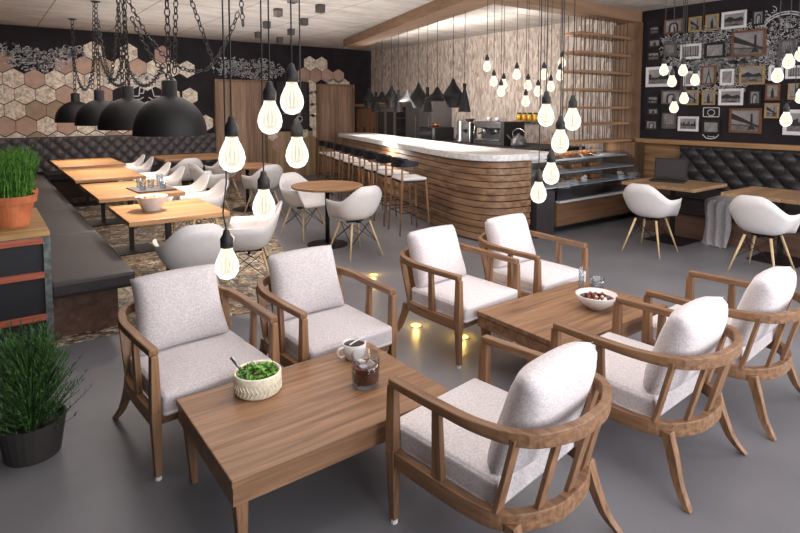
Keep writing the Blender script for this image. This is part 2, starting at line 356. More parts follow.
for cx, cz in ((2.55, 2.02), (3.05, 2.02)):   # cup sketches
    scribble(bm, [(cx-.14, cz+.13), (cx+.14, cz+.13), (cx+.11, cz-.08), (cx-.09, cz-.08), (cx-.14, cz+.13)], .02, 'y', YB-.017)
    scribble(bm, [(cx+.14, cz+.1), (cx+.22, cz+.08), (cx+.2, cz-.02), (cx+.12, cz-.02)], .02, 'y', YB-.017)
    scribble(bm, [(cx-.2, cz-.1), (cx-.12, cz-.15), (cx+.12, cz-.15), (cx+.2, cz-.1)], .02, 'y', YB-.017)
obj('chalk_cups', bm, [chalk, chalk_grey], wb)
bm = B()
for cy, cz, ry, rz, n, sd in ((3.9, 2.55, .75, .30, 700, 11), (3.5, 2.3, .6, .25, 500, 12), (3.1, 2.65, .35, .35, 320, 13), (3.75, 2.0, .35, .2, 160, 14), (4.4, 2.72, .25, .08, 70, 15)):
    cloud(bm, cy, cz, ry, rz, n, 'x', XR-.004, sd, .010)
for k in range(2):
    scribble(bm, [(2.95+(.26+.03*k)*cos(t*.22), 2.72+(.2+.03*k)*sin(t*.22)) for t in range(-4, 16)], .014, 'x', XR-.005)
scribble(bm, [(2.72, 2.85), (2.70, 2.65), (2.76, 2.5), (2.66, 2.62), (2.74, 2.4)], .014, 'x', XR-.005)
obj('chalk_drawing', bm, [chalk, chalk_grey], wr)

# doors / wall panels on the back wall
for nm, x0, x1, zt in (('door_1', 4.22, 5.45, 2.34), ('door_2', 6.80, 7.88, 2.30)):
    d = struct(nm, box(B(), x0+.05, x1-.05, YB-.09, YB-.02, 0, zt-.04), panel_wood)
    b2 = B(); box(b2, x0, x0+.05, YB-.12, YB-.014, 0, zt); box(b2, x1-.05, x1, YB-.12, YB-.014, 0, zt); box(b2, x0+.05, x1-.05, YB-.12, YB-.014, zt-.05, zt)
    obj('door_frame', b2, wood('door_frame_oak', (116, 88, 68), (150, 120, 94), 2, .5), d)
struct('trim_4', box(B(), 5.46, 6.79, YB-.011, YB-.001, 0, 1.12), wood('diagonal_plank', (158, 134, 104), (198, 172, 136), 2, .5, .6, .1, 0))
# chalk menu board
t = thing('menu_board', 'framed black chalkboard hanging between the two wooden doors', 'board', (6.15, YB-.02, 1.16))
obj('board', box(B(), -.40, .40, -.02, 0, .04, 1.14), plain('chalkboard', (52, 48, 48), .8), t)
b2 = B(); box(b2, -.44, .44, -.035, 0, 0, .04); box(b2, -.44, .44, -.035, 0, 1.14, 1.18); box(b2, -.44, -.40, -.035, 0, .04, 1.14); box(b2, .40, .44, -.035, 0, .04, 1.14)
obj('frame', b2, black_matte, t)
b2 = B(); scribble(b2, [(.14*cos(a*.4), .95+.1*sin(a*.4)) for a in range(17)], .012, 'y', -.024)
for k in range(6): scribble(b2, [(-.3+.1*random.random(), .75-.07*k)]+[(-.2+.07*j, .75-.07*k+random.uniform(-.012, .012)) for j in range(5+k % 3)], .01, 'y', -.024)
scribble(b2, [(.17+.08*cos(a*.5), .26+.07*sin(a*.5)) for a in range(14)], .02, 'y', -.024)
obj('chalk_sketch', b2, chalk, t)

# ---------------------------------------------------------------- ceiling frame above the bar
t = thing('ceiling_bulkhead', 'wooden box frame dropped from the ceiling above the bar', 'beam', (0, 0, 0))
bm = B(); prism(bm, [(6.57, 10.93), (6.93, 10.85), (5.43, 5.24), (4.87, 4.95)], 3.05, CEIL-.001); obj('side_beam', bm, beam_wood, t)
bm = B(); prism(bm, [(4.87, 4.95), (5.43, 5.24), (XR-.001, 5.24), (XR-.001, 4.95)], 3.05, CEIL-.001); obj('front_beam', bm, beam_wood_x, t)

# hanging shelves
t = thing('hanging_shelf_rack', 'tall open rack of oak shelves hung on thin black rods at the bar end', 'shelf', (0, 0, 0))
for z in (2.80, 2.52, 2.24, 1.97, 1.70, 1.45):
    obj('shelf', box(B(), 7.08, 8.40, 5.07, 5.38, z-.02, z+.02), shelf_wood, t, bevel=.006)
k = 0
for x in [7.12+.1*i for i in range(13)]:
    obj('rod', tube(B(), [(x, 5.10, 1.21), (x, 5.10, 3.05)], .006, 5), black_metal, t)
    if k % 2 == 0: obj('rod', tube(B(), [(x+.03, 5.35, 1.21), (x+.03, 5.35, 3.22)], .006, 5), black_metal, t)
    k += 1

# ---------------------------------------------------------------- gallery pictures
prm = [plain('print_paper', (176, 170, 170), .5), plain('print_dark', (44, 42, 44), .5), plain('print_mid', (112, 108, 108), .5, 0, .4, .2, 30), plain('print_sky', (150, 146, 146), .5, 0, .4, .08, 9), plain('print_mat', (225, 222, 222), .5)]
fm = {'black': plain('frame_black', (28, 25, 27), .5), 'gold': wood('frame_gold', (146, 120, 80), (182, 154, 110), 1, 2), 'brown': wood('frame_brown', (96, 62, 44), (136, 92, 66), 1, 2), 'white': plain('frame_white', (228, 226, 228), .4), 'grey': plain('frame_grey', (90, 86, 86), .5)}
def picture(y, z, w_, h, col, kind, label, seed):
    t = thing('picture_frame', label, 'picture', (XR-.002, y, z), 0, 'framed photographs on the dark wall')
    # local: x into room is -x, horizontal axis along y; image left = +y
    e = .022 if min(w_, h) < .25 else .028
    bm = B(); box(bm, -.025, 0, -w_/2, w_/2, h/2-e, h/2); box(bm, -.025, 0, -w_/2, w_/2, -h/2, -h/2+e)
    box(bm, -.025, 0, -w_/2, -w_/2+e, -h/2+e, h/2-e); box(bm, -.025, 0, w_/2-e, w_/2, -h/2+e, h/2-e); obj('frame', bm, fm[col], t)
    W = w_/2-e; H = h/2-e; bm = B(); box(bm, -.012, -.002, -W, W, -H, H, 3); rnd = random.Random(seed)
    def poly(P, mi, off=-.0126): # u right, v up in -1..1
        bm.faces.new([bm.verts.new((off, -u*W, v*H)) for u, v in P]).material_index = mi
    if kind == 'bridge':
        poly([(-1, -1), (1, -1), (1, -.35), (-1, -.3)], 2); poly([(-1, .75), (1, -.5), (1, -.62), (-1, .15)], 1, -.013); poly([(.35, -.6), (.55, -.6), (.52, .7), (.38, .7)], 1, -.0134); poly([(.2, -.85), (.7, -.85), (.6, -.5), (.3, -.5)], 1, -.0138)
        poly([(-1, -.35), (1, -.55), (1, -.6), (-1, -.42)], 1, -.0141)
    elif kind == 'arch':
        P = [(-.6, -1)]+[(-.6*cos(a*PI/8), .0+.7*sin(a*PI/8)) for a in range(9)]+[(.6, -1)]; poly(P, 1); P = [(-.35, -1)]+[(-.35*cos(a*PI/8), -.1+.5*sin(a*PI/8)) for a in range(9)]+[(.35, -1)]; poly(P, 0, -.013)
        poly([(.0, -1), (.25, -1), (.22, -.2), (.1, .0)], 1, -.0135)
    elif kind == 'trees':
        poly([(-1, -1), (1, -1), (1, -.6), (-1, -.5)], 2)
        for k in range(7):
            u = -.9+k*.29; s = rnd.uniform(.03, .06); poly([(u-s, -.8), (u+s, -.8), (u+s*.7, .95), (u-s*.7, .95)], 1, -.013)
    elif kind == 'city':
        poly([(-1, -1), (1, -1), (1, -.3), (-1, -.3)], 2); u = -1
        while u < .9:
            s = rnd.uniform(.1, .25); v = rnd.uniform(-.2, .4); poly([(u, -.35), (min(1, u+s), -.35), (min(1, u+s), v), (u, v)], 1, -.013); u += s
    elif kind == 'tower':
        poly([(-.6, -1), (-.35, -1), (-.1, 0), (.1, 0), (.35, -1), (.6, -1), (.12, .3), (.03, .95), (-.03, .95), (-.12, .3)], 1)
    elif kind == 'lake':
        poly([(-1, -1), (1, -1), (1, -.2), (-1, -.2)], 2); poly([(-1, -.2), (1, -.2), (.7, .35), (.1, .15), (-.4, .5), (-1, .1)], 1, -.013); poly([(-.3, -.75), (.5, -.75), (.35, -.55), (-.2, -.6)], 1, -.0135)
    elif kind == 'figure':
        poly([(-1, -1), (1, -1), (1, -.7), (-1, -.7)], 2); poly([(-.35, -.9), (.3, -.9), (.25, .1), (.1, .3), (.12, .6), (-.1, .6), (-.12, .3), (-.3, .1)], 1, -.013)
    elif kind == 'leaves':
        for k in range(16):
            u = rnd.uniform(-.8, .8); v = rnd.uniform(-.8, .8); a = rnd.uniform(0, PI); poly([(u, v), (u+.25*cos(a), v+.3*sin(a)), (u+.1*cos(a+1), v+.14*sin(a+1))], 1 if k % 2 else 0, -.0127-.0001*k)
    if col == 'white' or kind == 'leaves': 
        for P in ([(-1, -1), (1, -1), (1, -.86), (-1, -.86)], [(-1, .86), (1, .86), (1, 1), (-1, 1)], [(-1, -.86), (-.9, -.86), (-.9, .86), (-1, .86)], [(.9, -.86), (1, -.86), (1, .86), (.9, .86)]): poly(P, 4 if col == 'white' else 1, -.0148)
    obj('print', bm, prm, t)
PICS = [(4.73, 2.9, .17, .13, 'black', 'lake', 'small black framed landscape photo, highest in the far left corner column of the picture wall'),
(4.72, 2.7, .2, .13, 'black', 'figure', 'small black framed photo, second from the top in the far left column'),
(4.73, 2.5, .2, .14, 'black', 'lake', 'small black framed photo of a hill, third from the top in the far left column'),
(4.43, 2.93, .29, .21, 'brown', 'arch', 'brown framed photo of arches, top row, first wide one from the left'),
(4.11, 2.92, .18, .22, 'gold', 'bridge', 'gold framed upright bridge photo, left one of the two gold frames in the top row'),
(3.87, 2.92, .18, .23, 'gold', 'figure', 'gold framed photo with dark centre, right of the two gold frames in the top row'),
(3.58, 2.92, .32, .24, 'white', 'lake', 'white framed wide landscape photo at the top of the picture wall'),
(3.27, 2.91, .15, .2, 'black', 'arch', 'small black framed arch photo, top row, right of the white landscape'),
(4.47, 2.58, .2, .2, 'grey', 'trees', 'dim grey framed photo left of the white framed bare trees'),
(4.16, 2.53, .3, .22, 'white', 'trees', 'white framed photo of bare tree trunks'),
(3.82, 2.52, .28, .22, 'black', 'leaves', 'black framed photo of tangled leaves beside the bare trees'),
(3.38, 2.58, .43, .36, 'brown', 'bridge', 'largest upper brown framed photo of a suspension bridge'),
(2.91, 2.47, .18, .23, 'grey', 'trees', 'grey framed upright photo right of the upper bridge picture'),
(4.64, 2.18, .41, .31, 'white', 'city', 'big white framed skyline photo behind the hanging bulbs'),
(4.13, 2.13, .24, .22, 'white', 'figure', 'white framed photo partly behind a bulb, left of the steel tower picture'),
(3.89, 2.17, .2, .27, 'brown', 'tower', 'brown framed photo of a tall lattice tower'),
(3.64, 2.13, .18, .23, 'white', 'leaves', 'small upright white framed photo right of the lattice tower'),
(3.32, 2.14, .32, .25, 'gold', 'lake', 'gold framed wide photo of a mountain lake'),
(3.03, 2.16, .17, .2, 'white', 'figure', 'small white framed photo right of the gold lake picture'),
(2.80, 2.16, .24, .17, 'white', 'trees', 'white framed wide photo near the right edge, second from the right'),
(4.72, 1.82, .18, .13, 'black', 'city', 'small black framed photo just under the big white skyline'),
(4.71, 1.64, .18, .11, 'black', 'figure', 'small black framed photo in the left column, second from the bottom'),
(4.73, 1.43, .2, .15, 'black', 'arch', 'small black framed photo, lowest in the left column'),
(4.43, 1.86, .3, .21, 'grey', 'arch', 'grey framed wide arch photo below the big skyline'),
(4.11, 1.85, .18, .22, 'gold', 'bridge', 'gold framed bridge photo, left one of the two gold frames in the lower row'),
(3.88, 1.85, .18, .22, 'gold', 'figure', 'gold framed dark photo above the camera sketch'),
(3.58, 1.85, .32, .23, 'white', 'lake', 'white framed lake photo, middle of the picture wall'),
(3.27, 1.84, .15, .2, 'black', 'arch', 'small black framed arch photo above the lower bridge picture'),
(3.06, 1.91, .17, .22, 'brown', 'figure', 'brown framed photo of a standing bottle shape right of the black arch'),
(2.78, 1.91, .2, .21, 'gold', 'figure', 'gold framed photo at the right edge of the picture wall'),
(4.45, 1.5, .22, .24, 'grey', 'trees', 'dim grey framed photo in the lowest row left of the white city view'),
(4.16, 1.46, .3, .22, 'white', 'city', 'white framed city view in the lowest row'),
(3.83, 1.42, .25, .2, 'black', 'leaves', 'black framed leafy print under the camera sketch'),
(3.38, 1.52, .41, .34, 'brown', 'bridge', 'lower brown framed photo of a suspension bridge'),
(3.06, 1.66, .17, .2, 'gold', 'bridge', 'small gold framed bridge photo right of the lower brown bridge picture'),
(2.74, 1.51, .36, .33, 'white', 'city', 'large white framed city photo in the lower right corner')]
for i, p in enumerate(PICS): picture(*p, seed=i)
bm = B()   # camera sketch chalk drawing
scribble(bm, [(3.95, 1.70), (3.73, 1.70), (3.73, 1.57), (3.95, 1.57), (3.95, 1.70)], .012, 'x', XR-.005); scribble(bm, [(3.84+.05*cos(a*.5), 1.63+.045*sin(a*.5)) for a in range(14)], .01, 'x', XR-.005)
scribble(bm, [(3.95, 1.31), (3.9, 1.26), (3.83, 1.25), (3.76, 1.27), (3.72, 1.32)], .014, 'x', XR-.005); scribble(bm, [(3.88, 1.29), (3.83, 1.28), (3.78, 1.29)], .01, 'x', XR-.005)
obj('chalk_camera', bm, [chalk, chalk_grey], wr)

# ================================================================ bar
t = thing('bar_counter', 'long curved bar counter with stacked wood slats and pale stone top', 'bar', (0, 0, 0))
outer = crom([(6.57, 11.2, 0), (5.9, 8.9, 0), (5.32, 6.9, 0), (5.05, 5.95, 0), (4.93, 5.42, 0), (4.95, 5.02, 0), (5.15, 4.78, 0), (5.5, 4.70, 0), (6.03, 4.69, 0)], 7)
inner = [(6.03, 5.45), (6.0, 5.62), (6.12, 6.4), (6.52, 7.95), (7.32, 10.98)]
bm = B(); prism(bm, [(p.x, p.y) for p in outer]+inner, 1.035, 1.12); obj('stone_top', bm, granite(), t, bevel=.01)
def offs(P, d):
    out = []
    for i, p in enumerate(P):
        q = (P[min(i+1, len(P)-1)]-P[max(i-1, 0)]).normalized(); out.append(p+Vector((-q.y, q.x, 0))*d)
    return out
core = offs(outer, .14)
core2 = [p.copy() for p in core if p.y > 5 or p.x < 5.7]
bm = B(); prism(bm, [(p.x, p.y) for p in core2]+[(5.7, 5.35), (6.0, 5.9), (6.3, 7.0), (7.2, 10.9)], .0, 1.034); obj('bar_core', bm, plain('bar_core_dark', (46, 34, 28), .8), t)
random.seed(8)
bm = B(); N = 12
for k in range(N):
    z0 = .02+k*(1.01/N); h = 1.01/N-.010; dep = .085+random.uniform(-.012, .012)+.02*(1-k/N)
    sweep(bm, [Vector((p.x, p.y, z0+h/2)) for p in offs(outer, dep) if p.y > 5.5 or p.x < 5.72], .05, h)
obj('slat_cladding', bm, bar_wood, t, bevel=.004)

# bar stools
def stool(loc, rz, label):
    t = thing('bar_stool', label, 'bar stool', loc, rz, 'bar stools along the counter')
    for sx, sy, top in ((-1, 1, .73), (1, 1, .73), (-1, -1, .90), (1, -1, .90)):
        sp = 1+.0; x0, y0 = sx*.225, sy*.215; x1, y1 = sx*.19, sy*.17
        obj('leg', tube(B(), [(x0, y0, 0), (x1, y1, .74), (x1*.99, y1*1.02, top)], [.012, .016, .014], 8), stool_leg, t, smooth=True)
    bm = B(); box(bm, -.18, .18, -.175, .175, .70, .725); obj('seat_frame', bm, black_metal, t, bevel=.004)
    bm = B(); box(bm, -.19, .19, -.18, .19, .725, .765); obj('seat', bm, white_plastic, t, smooth=False, bevel=.015)
    bm = B()
    for a, b in (((-.205, .19), (.205, .19)), ((-.205, -.19), (.205, -.19)), ((-.21, -.19), (-.21, .19)), ((.21, -.19), (.21, .19))): tube(bm, [(a[0], a[1], .30), (b[0], b[1], .30)], .008, 6)
    obj('foot_rail', bm, black_metal, t)
    P = crom([(-.20, .06, .955), (-.205, -.1, .955), (-.15, -.2, .965), (0, -.225, .97), (.15, -.2, .965), (.205, -.1, .955), (.20, .06, .955)], 5)
    hs = [.05+.07*sin(PI*i/(len(P)-1))**.8 for i in range(len(P))]
    bm = B(); sweep(bm, P, .012, hs); post(bm, (-.187, -.172, .86), (-.19, -.175, .96), .022, .02); post(bm, (.187, -.172, .86), (.19, -.175, .96), .022, .02)
    obj('backrest', bm, plain('stool_black_steel', (28, 30, 38), .4, .5), t, smooth=False)
    return t
ords = ['nearest', 'second nearest', 'third nearest', 'fourth nearest', 'fifth nearest', 'sixth nearest', 'seventh nearest', 'farthest']
face = math.atan2(-.27, .963)-PI/2
s0 = None
for k in range(8):
    x, y = 4.66+.27*.64*k, 6.05+.963*.64*k
    lab = 'black backed bar stool with white seat, %s to the camera along the counter' % ords[k]
    if s0 is None: s0 = stool((x, y, 0), face, lab)
    else: dup(s0, (x, y, 0), face, lab)

# back counter and its machines
t = thing('back_counter', 'low dark cabinet running behind the bar', 'counter', (0, 0, 0))
obj('body', box(B(), 7.25, 8.40, 5.9, 9.35, 0, .98), plain('back_cabinet', (60, 50, 46), .6), t); obj('worktop', box(B(), 7.22, 8.40, 5.88, 9.37, .98, 1.03), black_matte, t, bevel=.005)
BC = 1.031
def at(name, label, cat, y, x=7.55, rz=0): return thing(name, label, cat, (x, y, BC), rz)
t = at('espresso_machine', 'steel espresso machine with black side on the back counter', 'coffee machine', 7.22)
bm = B(); box(bm, -.22, .3, -.36, .33, .0, .08); box(bm, -.02, .3, -.36, .33, .08, .40); box(bm, -.22, .3, -.36, .33, .30, .42); obj('body', bm, dark_steel, t, bevel=.012)
obj('side_panel', box(B(), -.23, .30, -.44, -.361, 0, .42), black_matte, t); obj('drip_tray', box(B(), -.24, -.03, -.33, .30, .081, .095), steel, t)
for y in (-.18, .12):
    bm = B(); lathe(bm, [(.0, .20), (.035, .20), (.04, .24), (.035, .30), (0, .30)], 14, (-.14, y, 0)); g = obj('group_head', bm, steel, t, smooth=True)
    obj('portafilter_handle', tube(B(), [(-.15, y, .22), (-.30, y, .20)], .014, 8), black_matte, g)
b2 = B(); tube(b2, [(-.24, .27, .34), (-.27, .27, .2), (-.25, .27, .12)], .007, 6); obj('steam_wand', b2, steel, t)
for i, y in enumerate((7.42, 7.20)):
    c = thing('coffee_cup', 'white cup on the espresso machine, %s one' % ('left', 'right')[i], 'cup', (7.6, y, BC+.421), 0, 'cups on the espresso machine'); bm = B(); lathe(bm, [(0, 0), (.03, 0), (.05, .07), (.045, .07), (.028, .01), (0, .01)], 16); obj('bowl', bm, ceramic, c, smooth=True); obj('handle', tube(B(), [(.045, 0, .055), (.07, 0, .045), (.04, 0, .02)], .006, 5), ceramic, c)
t = at('coffee_urn', 'tall steel cylinder standing left of the espresso machine', 'urn', 8.12)
bm = B(); lathe(bm, [(0, 0), (.1, 0), (.1, .03), (.085, .05), (.085, .40), (.06, .43), (0, .44)], 24); obj('body', bm, steel, t, smooth=True); obj('tap', tube(B(), [(-.08, 0, .12), (-.13, 0, .12), (-.13, 0, .08)], .01, 6), black_matte, t)
t = at('coffee_grinder', 'wide steel grinder between the urn and the espresso machine', 'grinder', 7.88)
bm = B(); box(bm, -.1, .1, -.11, .11, 0, .40); obj('body', bm, steel, t, bevel=.02); bm = B(); lathe(bm, [(0, .40), (.06, .40), (.1, .45), (.1, .455), (0, .46)], 18); obj('hopper', bm, dark_steel, t, smooth=True); obj('spout', box(B(), -.15, -.1, -.03, .03, .2, .26), black_matte, t)
t = at('kettle', 'round dark steel kettle with an arched handle on the back counter', 'kettle', 6.56, 7.45)
bm = B(); lathe(bm, [(0, 0), (.12, 0), (.135, .03), (.12, .12), (.07, .18), (.04, .19), (.02, .2), (.02, .22), (0, .225)], 24); obj('body', bm, plain('kettle_steel', (120, 118, 120), .4, .5), t, smooth=True)
obj('handle', tube(B(), crom([(0, .12, .15), (0, .13, .25), (0, 0, .31), (0, -.13, .25), (0, -.12, .15)], 5), .009, 6), steel, t, smooth=True); obj('spout', tube(B(), [(-.05, .1, .1), (-.07, .16, .16), (-.08, .2, .2)], [.025, .018, .012], 8), dark_steel, t, smooth=True)
t = at('microwave_oven', 'dark boxy oven at the left end of the back counter', 'oven', 8.88)
obj('body', box(B(), -.2, .3, -.22, .30, 0, .27), black_matte, t, bevel=.01); obj('door', box(B(), -.215, -.201, -.12, .28, .03, .25), plain('oven_glass', (40, 40, 44), .15), t); obj('side_trim', box(B(), -.215, -.201, -.2, -.13, .03, .25), steel, t)
t = thing('copper_bowl', 'small copper bowl on top of the dark boxy oven', 'bowl', (7.6, 8.95, BC+.271)); bm = B(); lathe(bm, [(0, 0), (.05, 0), (.08, .07), (.075, .07), (.045, .01), (0, .01)], 20); obj('bowl', bm, plain('copper', (196, 120, 70), .3, .9), t, smooth=True)
for i in range(4):
    t = thing('golden_jar', 'golden jar on the wall shelf above the kettle, %s of the row' % ('leftmost', 'second', 'third', 'rightmost')[i], 'jar', (8.36, 7.36-.135*i, 1.46), 0, 'golden jars in a row on the bar wall')
    bm = B(); lathe(bm, [(0, 0), (.05, 0), (.055, .02), (.055, .10), (.04, .12), (0, .12)], 16); obj('jar', bm, plain('gold_jar', (214, 168, 62), .3, .3), t, smooth=True); bm = B(); lathe(bm, [(0, .12), (.042, .12), (.042, .145), (0, .145)], 16); obj('lid', bm, black_matte, t)
tag(obj('wall_bracket_shelf', box(B(), 8.27, XR-.001, 6.88, 7.44, 1.44, 1.459), shelf_wood), 'thin shelf on the bar wall carrying four golden jars', 'shelf')
# tall units behind the far end of the bar
t = thing('tall_cupboard', 'tall brown cupboard with two doors in the far corner behind the bar', 'cupboard', (0, 0, 0))
obj('body', box(B(), 8.0, 8.47, 11.72, 12.66, 0, 1.72), plain('cupboard_body', (84, 66, 54), .6), t)
for y0 in (11.74, 12.2):
    d = obj('door', box(B(), 7.975, 7.999, y0, y0+.44, .1, 1.68), wood('cupboard_oak', (116, 86, 66), (150, 116, 92), 2, .5), t); obj('handle', box(B(), 7.955, 7.974, y0+.03, y0+.05, 1.0, 1.2), black_metal, d)
t = thing('glass_door_cabinet', 'grey cabinet with glazed doors between the brown cupboard and oven tower', 'cabinet', (0, 0, 0))
obj('body', box(B(), 8.0, 8.47, 10.9, 11.70, 0, 1.72), plain('grey_cab', (104, 98, 96), .6), t)
for y0 in (10.92, 11.31): d = obj('door', box(B(), 7.98, 7.999, y0, y0+.37, .1, 1.68), plain('grey_cab_door', (122, 116, 114), .5), t); obj('pane', box(B(), 7.972, 7.979, y0+.05, y0+.32, .9, 1.6), plain('smoky_pane', (60, 56, 56), .15), d)
t = thing('oven_tower', 'black oven tower standing beside the steel refrigerator', 'oven', (0, 0, 0))
obj('body', box(B(), 8.0, 8.47, 10.38, 10.88, 0, 1.72), black_matte, t); obj('oven_door', box(B(), 7.985, 7.999, 10.41, 10.85, 1.1, 1.5), plain('oven_glass', (40, 40, 44), .15), t); obj('handle', tube(B(), [(7.96, 10.45, 1.46), (7.96, 10.81, 1.46)], .01, 6), steel, t)
t = thing('refrigerator', 'broad steel refrigerator behind the bar pendants', 'refrigerator', (0, 0, 0))
obj('body', box(B(), 7.9, 8.47, 9.42, 10.36, 0, 1.86), plain('fridge_steel', (120, 118, 120), .35, .6), t, bevel=.01)
for y0 in (9.44, 9.90): d = obj('door', box(B(), 7.87, 7.899, y0, y0+.44, .05, 1.82), plain('fridge_steel', (120, 118, 120), .35, .6), t); obj('handle', tube(B(), [(7.85, y0+.05, .9), (7.85, y0+.05, 1.5)], .01, 6), steel, d)
tag(obj('cupboard_top_shelf', box(B(), 7.93, 8.47, 10.38, 12.66, 1.721, 1.80), beam_wood), 'long wooden board lying over the tall cupboards behind the bar', 'shelf')

# display case
t = thing('display_case', 'glass fronted cake display case at the right end of the bar', 'display case', (0, 0, 0))
obj('plinth', box(B(), 6.06, 8.40, 4.86, 5.42, 0, .11), black_matte, t)
bm = B(); prism(bm, [(6.12, 4.70), (8.40, 4.70), (8.40, 5.42), (6.12, 5.42)], .11, .43); obj('base_panel', bm, wood('case_base', (92, 66, 50), (126, 94, 72), 0, .5), t)
# black end panel with curved front
bm = B(); prism(bm, [(5.73, 4.72), (6.09, 4.72), (6.05, 5.42), (5.73, 5.42)], 0, .60)
gp = obj('end_panel', bm, plain('end_grey', (58, 54, 56), .5), t)
obj('sill', box(B(), 6.115, 8.40, 4.655, 4.72, .431, .455), plain('sill_white', (196, 196, 200), .4), t)
obj('inner_deck', box(B(), 6.115, 8.40, 4.721, 5.42, .431, .44), plain('deck_dark', (44, 42, 46), .3), t)
for z, y0 in ((.62, 4.76), (.80, 4.80), (.96, 4.92)): obj('glass_shelf', box(B(), 5.80 if z > .6 else 6.115, 8.10, y0, 5.34, z, z+.012), plain('shelf_edge_glass', (205, 210, 214), .3, 0, .5), t)
pr_ = [(5.02, 1.035), (4.83, .94), (4.72, .72), (4.695, .456)]
bm = B(); P = crom([(0, y, z) for y, z in pr_], 6); a = [bm.verts.new((6.12, p.y, p.z)) for p in P]; b = [bm.verts.new((8.12, p.y, p.z)) for p in P]
for i in range(len(a)-1): bm.faces.new((a[i], a[i+1], b[i+1], b[i]))
o = obj('curved_glass', bm, glass('case_glass', alpha=.04), t, smooth=True); o.modifiers.new('s', 'SOLIDIFY').thickness = .005
obj('back_panel', box(B(), 5.75, 8.40, 5.36, 5.42, .601, 1.03), plain('case_back', (150, 140, 132), .4, .2), t)
obj('side_board', box(B(), 8.13, 8.40, 4.80, 5.36, .44, 1.16), plank_side, t)
obj('case_top', box(B(), 6.75, 8.415, 5.02, 5.46, 1.165, 1.20), wood('case_top_oak', (140, 106, 76), (176, 138, 102), 0, .5), t)
for x in (6.85, 7.5, 8.1): obj('post', post(B(), (x, 5.34, 1.03), (x, 5.34, 1.165), .03, .03), steel, t)
l = bpy.data.lights.new('case_light', 'AREA'); l.shape = 'RECTANGLE'; l.size = 1.9; l.size_y = .06; l.energy = 3; l.color = (1, .93, .85)
o = bpy.data.objects.new('case_light', l); COL.objects.link(o); o.parent = t; o.location = (7.1, 5.2, 1.15); o.rotation_euler = (0, 0, 0)
loafm = [plain('crust', (176, 116, 66), .7, 0, .3, .15, 30), plain('tray_wood', (150, 104, 64), .6)]
wh = ['bottom', 'middle', 'top']
for j, (z, yy) in enumerate(((.633, 5.06), (.813, 5.08), (.973, 5.15))):
    for i, x in enumerate((6.5, 6.95, 7.4)):
        c = thing('cake_tray', 'wooden tray of pastries, %s on the %s glass shelf of the display case' % (('left', 'middle', 'right')[i], wh[j]), 'tray', (x, yy, z), 0, 'pastry trays in the display case')
        obj('tray', box(B(), -.15, .15, -.12, .12, 0, .02), loafm[1], c, bevel=.004); bm = B()
        for q in range(3):
            for r in range(2): lathe(bm, [(0, .02), (.04, .021), (.045, .045), (.03, .07), (0, .078)], 10, (-.09+.09*q, -.05+.1*r, 0))
        obj('pastry', bm, loafm[0], c, smooth=True)
c = thing('price_leaflet', 'white leaflet leaning against the right end inside the display case', 'leaflet', (7.85, 5.0, .974), R(20)); bm = B(); prism(bm, [(-.12, -.08), (.12, -.08), (.12, .08), (-.12, .08)], 0, .004); obj('sheet', bm, plain('leaflet_white', (220, 220, 222), .5), c); bm = B()
for q in range(4): box(bm, -.09, .09, -.06+.035*q, -.05+.035*q, .0041, .005)
obj('printed_lines', bm, plain('print_dark', (44, 42, 44), .5), c)

# ================================================================ pendants over the bar
def pend(kind, x, y, z, label):
    t = thing('bar_pendant', label, 'pendant lamp', (x, y, z), 0, 'black pendants above the bar')
    prof = {'tall': [(.09, 0), (.045, .22), (.022, .32), (.03, .40), (.028, .40), (.018, .32), (.04, .22), (.083, 0)],
            'fat': [(.08, 0), (.135, .12), (.15, .18), (.12, .24), (.05, .34), (.018, .42), (.0, .43), (.0, .41), (.04, .33), (.11, .23), (.14, .18), (.125, .12), (.073, 0)],
            'wide': [(.24, 0), (.235, .02), (.15, .07), (.07, .13), (.025, .21), (0, .23), (0, .21), (.06, .12), (.14, .06), (.225, .01), (.232, 0)]}[kind]
    bm = B(); lathe(bm, prof, 28); obj('shade', bm, lamp_black, t, smooth=True)
    bm = B(); lathe(bm, [(0, .05), (.03, .05), (.04, .09), (.02, .13), (0, .14)], 14); obj('bulb', bm, emis('pendant_glow', (255, 235, 205), 6), t, smooth=True)
    top = {'tall': .40, 'fat': .42, 'wide': .22}[kind]
    obj('cord', tube(B(), [(0, 0, top-.01), (0, 0, CEIL-z)], .004, 5), black_metal, t)
    l = bpy.data.lights.new('pendant_light', 'SPOT'); l.energy = 26; l.spot_size = R(110); l.spot_blend = .6; l.color = (1, .9, .78); l.shadow_soft_size = .04
    o = bpy.data.objects.new('pendant_light', l); COL.objects.link(o); o.parent = t; o.location = (0, 0, .03)
    return t
PP = [('tall', 5.47, 5.82, 1.64), ('fat', 5.57, 6.17, 1.70), ('wide', 5.71, 6.69, 1.80), ('tall', 5.81, 7.05, 1.63), ('fat', 5.92, 7.42, 1.69), ('wide', 6.06, 7.92, 1.80), ('tall', 6.17, 8.32, 1.62), ('fat', 6.27, 8.68, 1.69), ('wide', 6.42, 9.21, 1.80), ('tall', 6.52, 9.57, 1.62), ('fat', 6.65, 10.02, 1.69)]
nm = {'tall': 'narrow cone', 'fat': 'plump teardrop', 'wide': 'broad flared'}; cnt = {}
ordn = ['nearest', 'second nearest', 'third nearest', 'farthest']
for k, x, y, z in PP:
    i = cnt.get(k, 0); cnt[k] = i+1; last = {'tall': 4, 'fat': 4, 'wide': 3}[k]
    pend(k, x, y, z, '%s of the black %s pendants above the bar' % ('farthest' if i == last-1 else ordn[i], nm[k]))

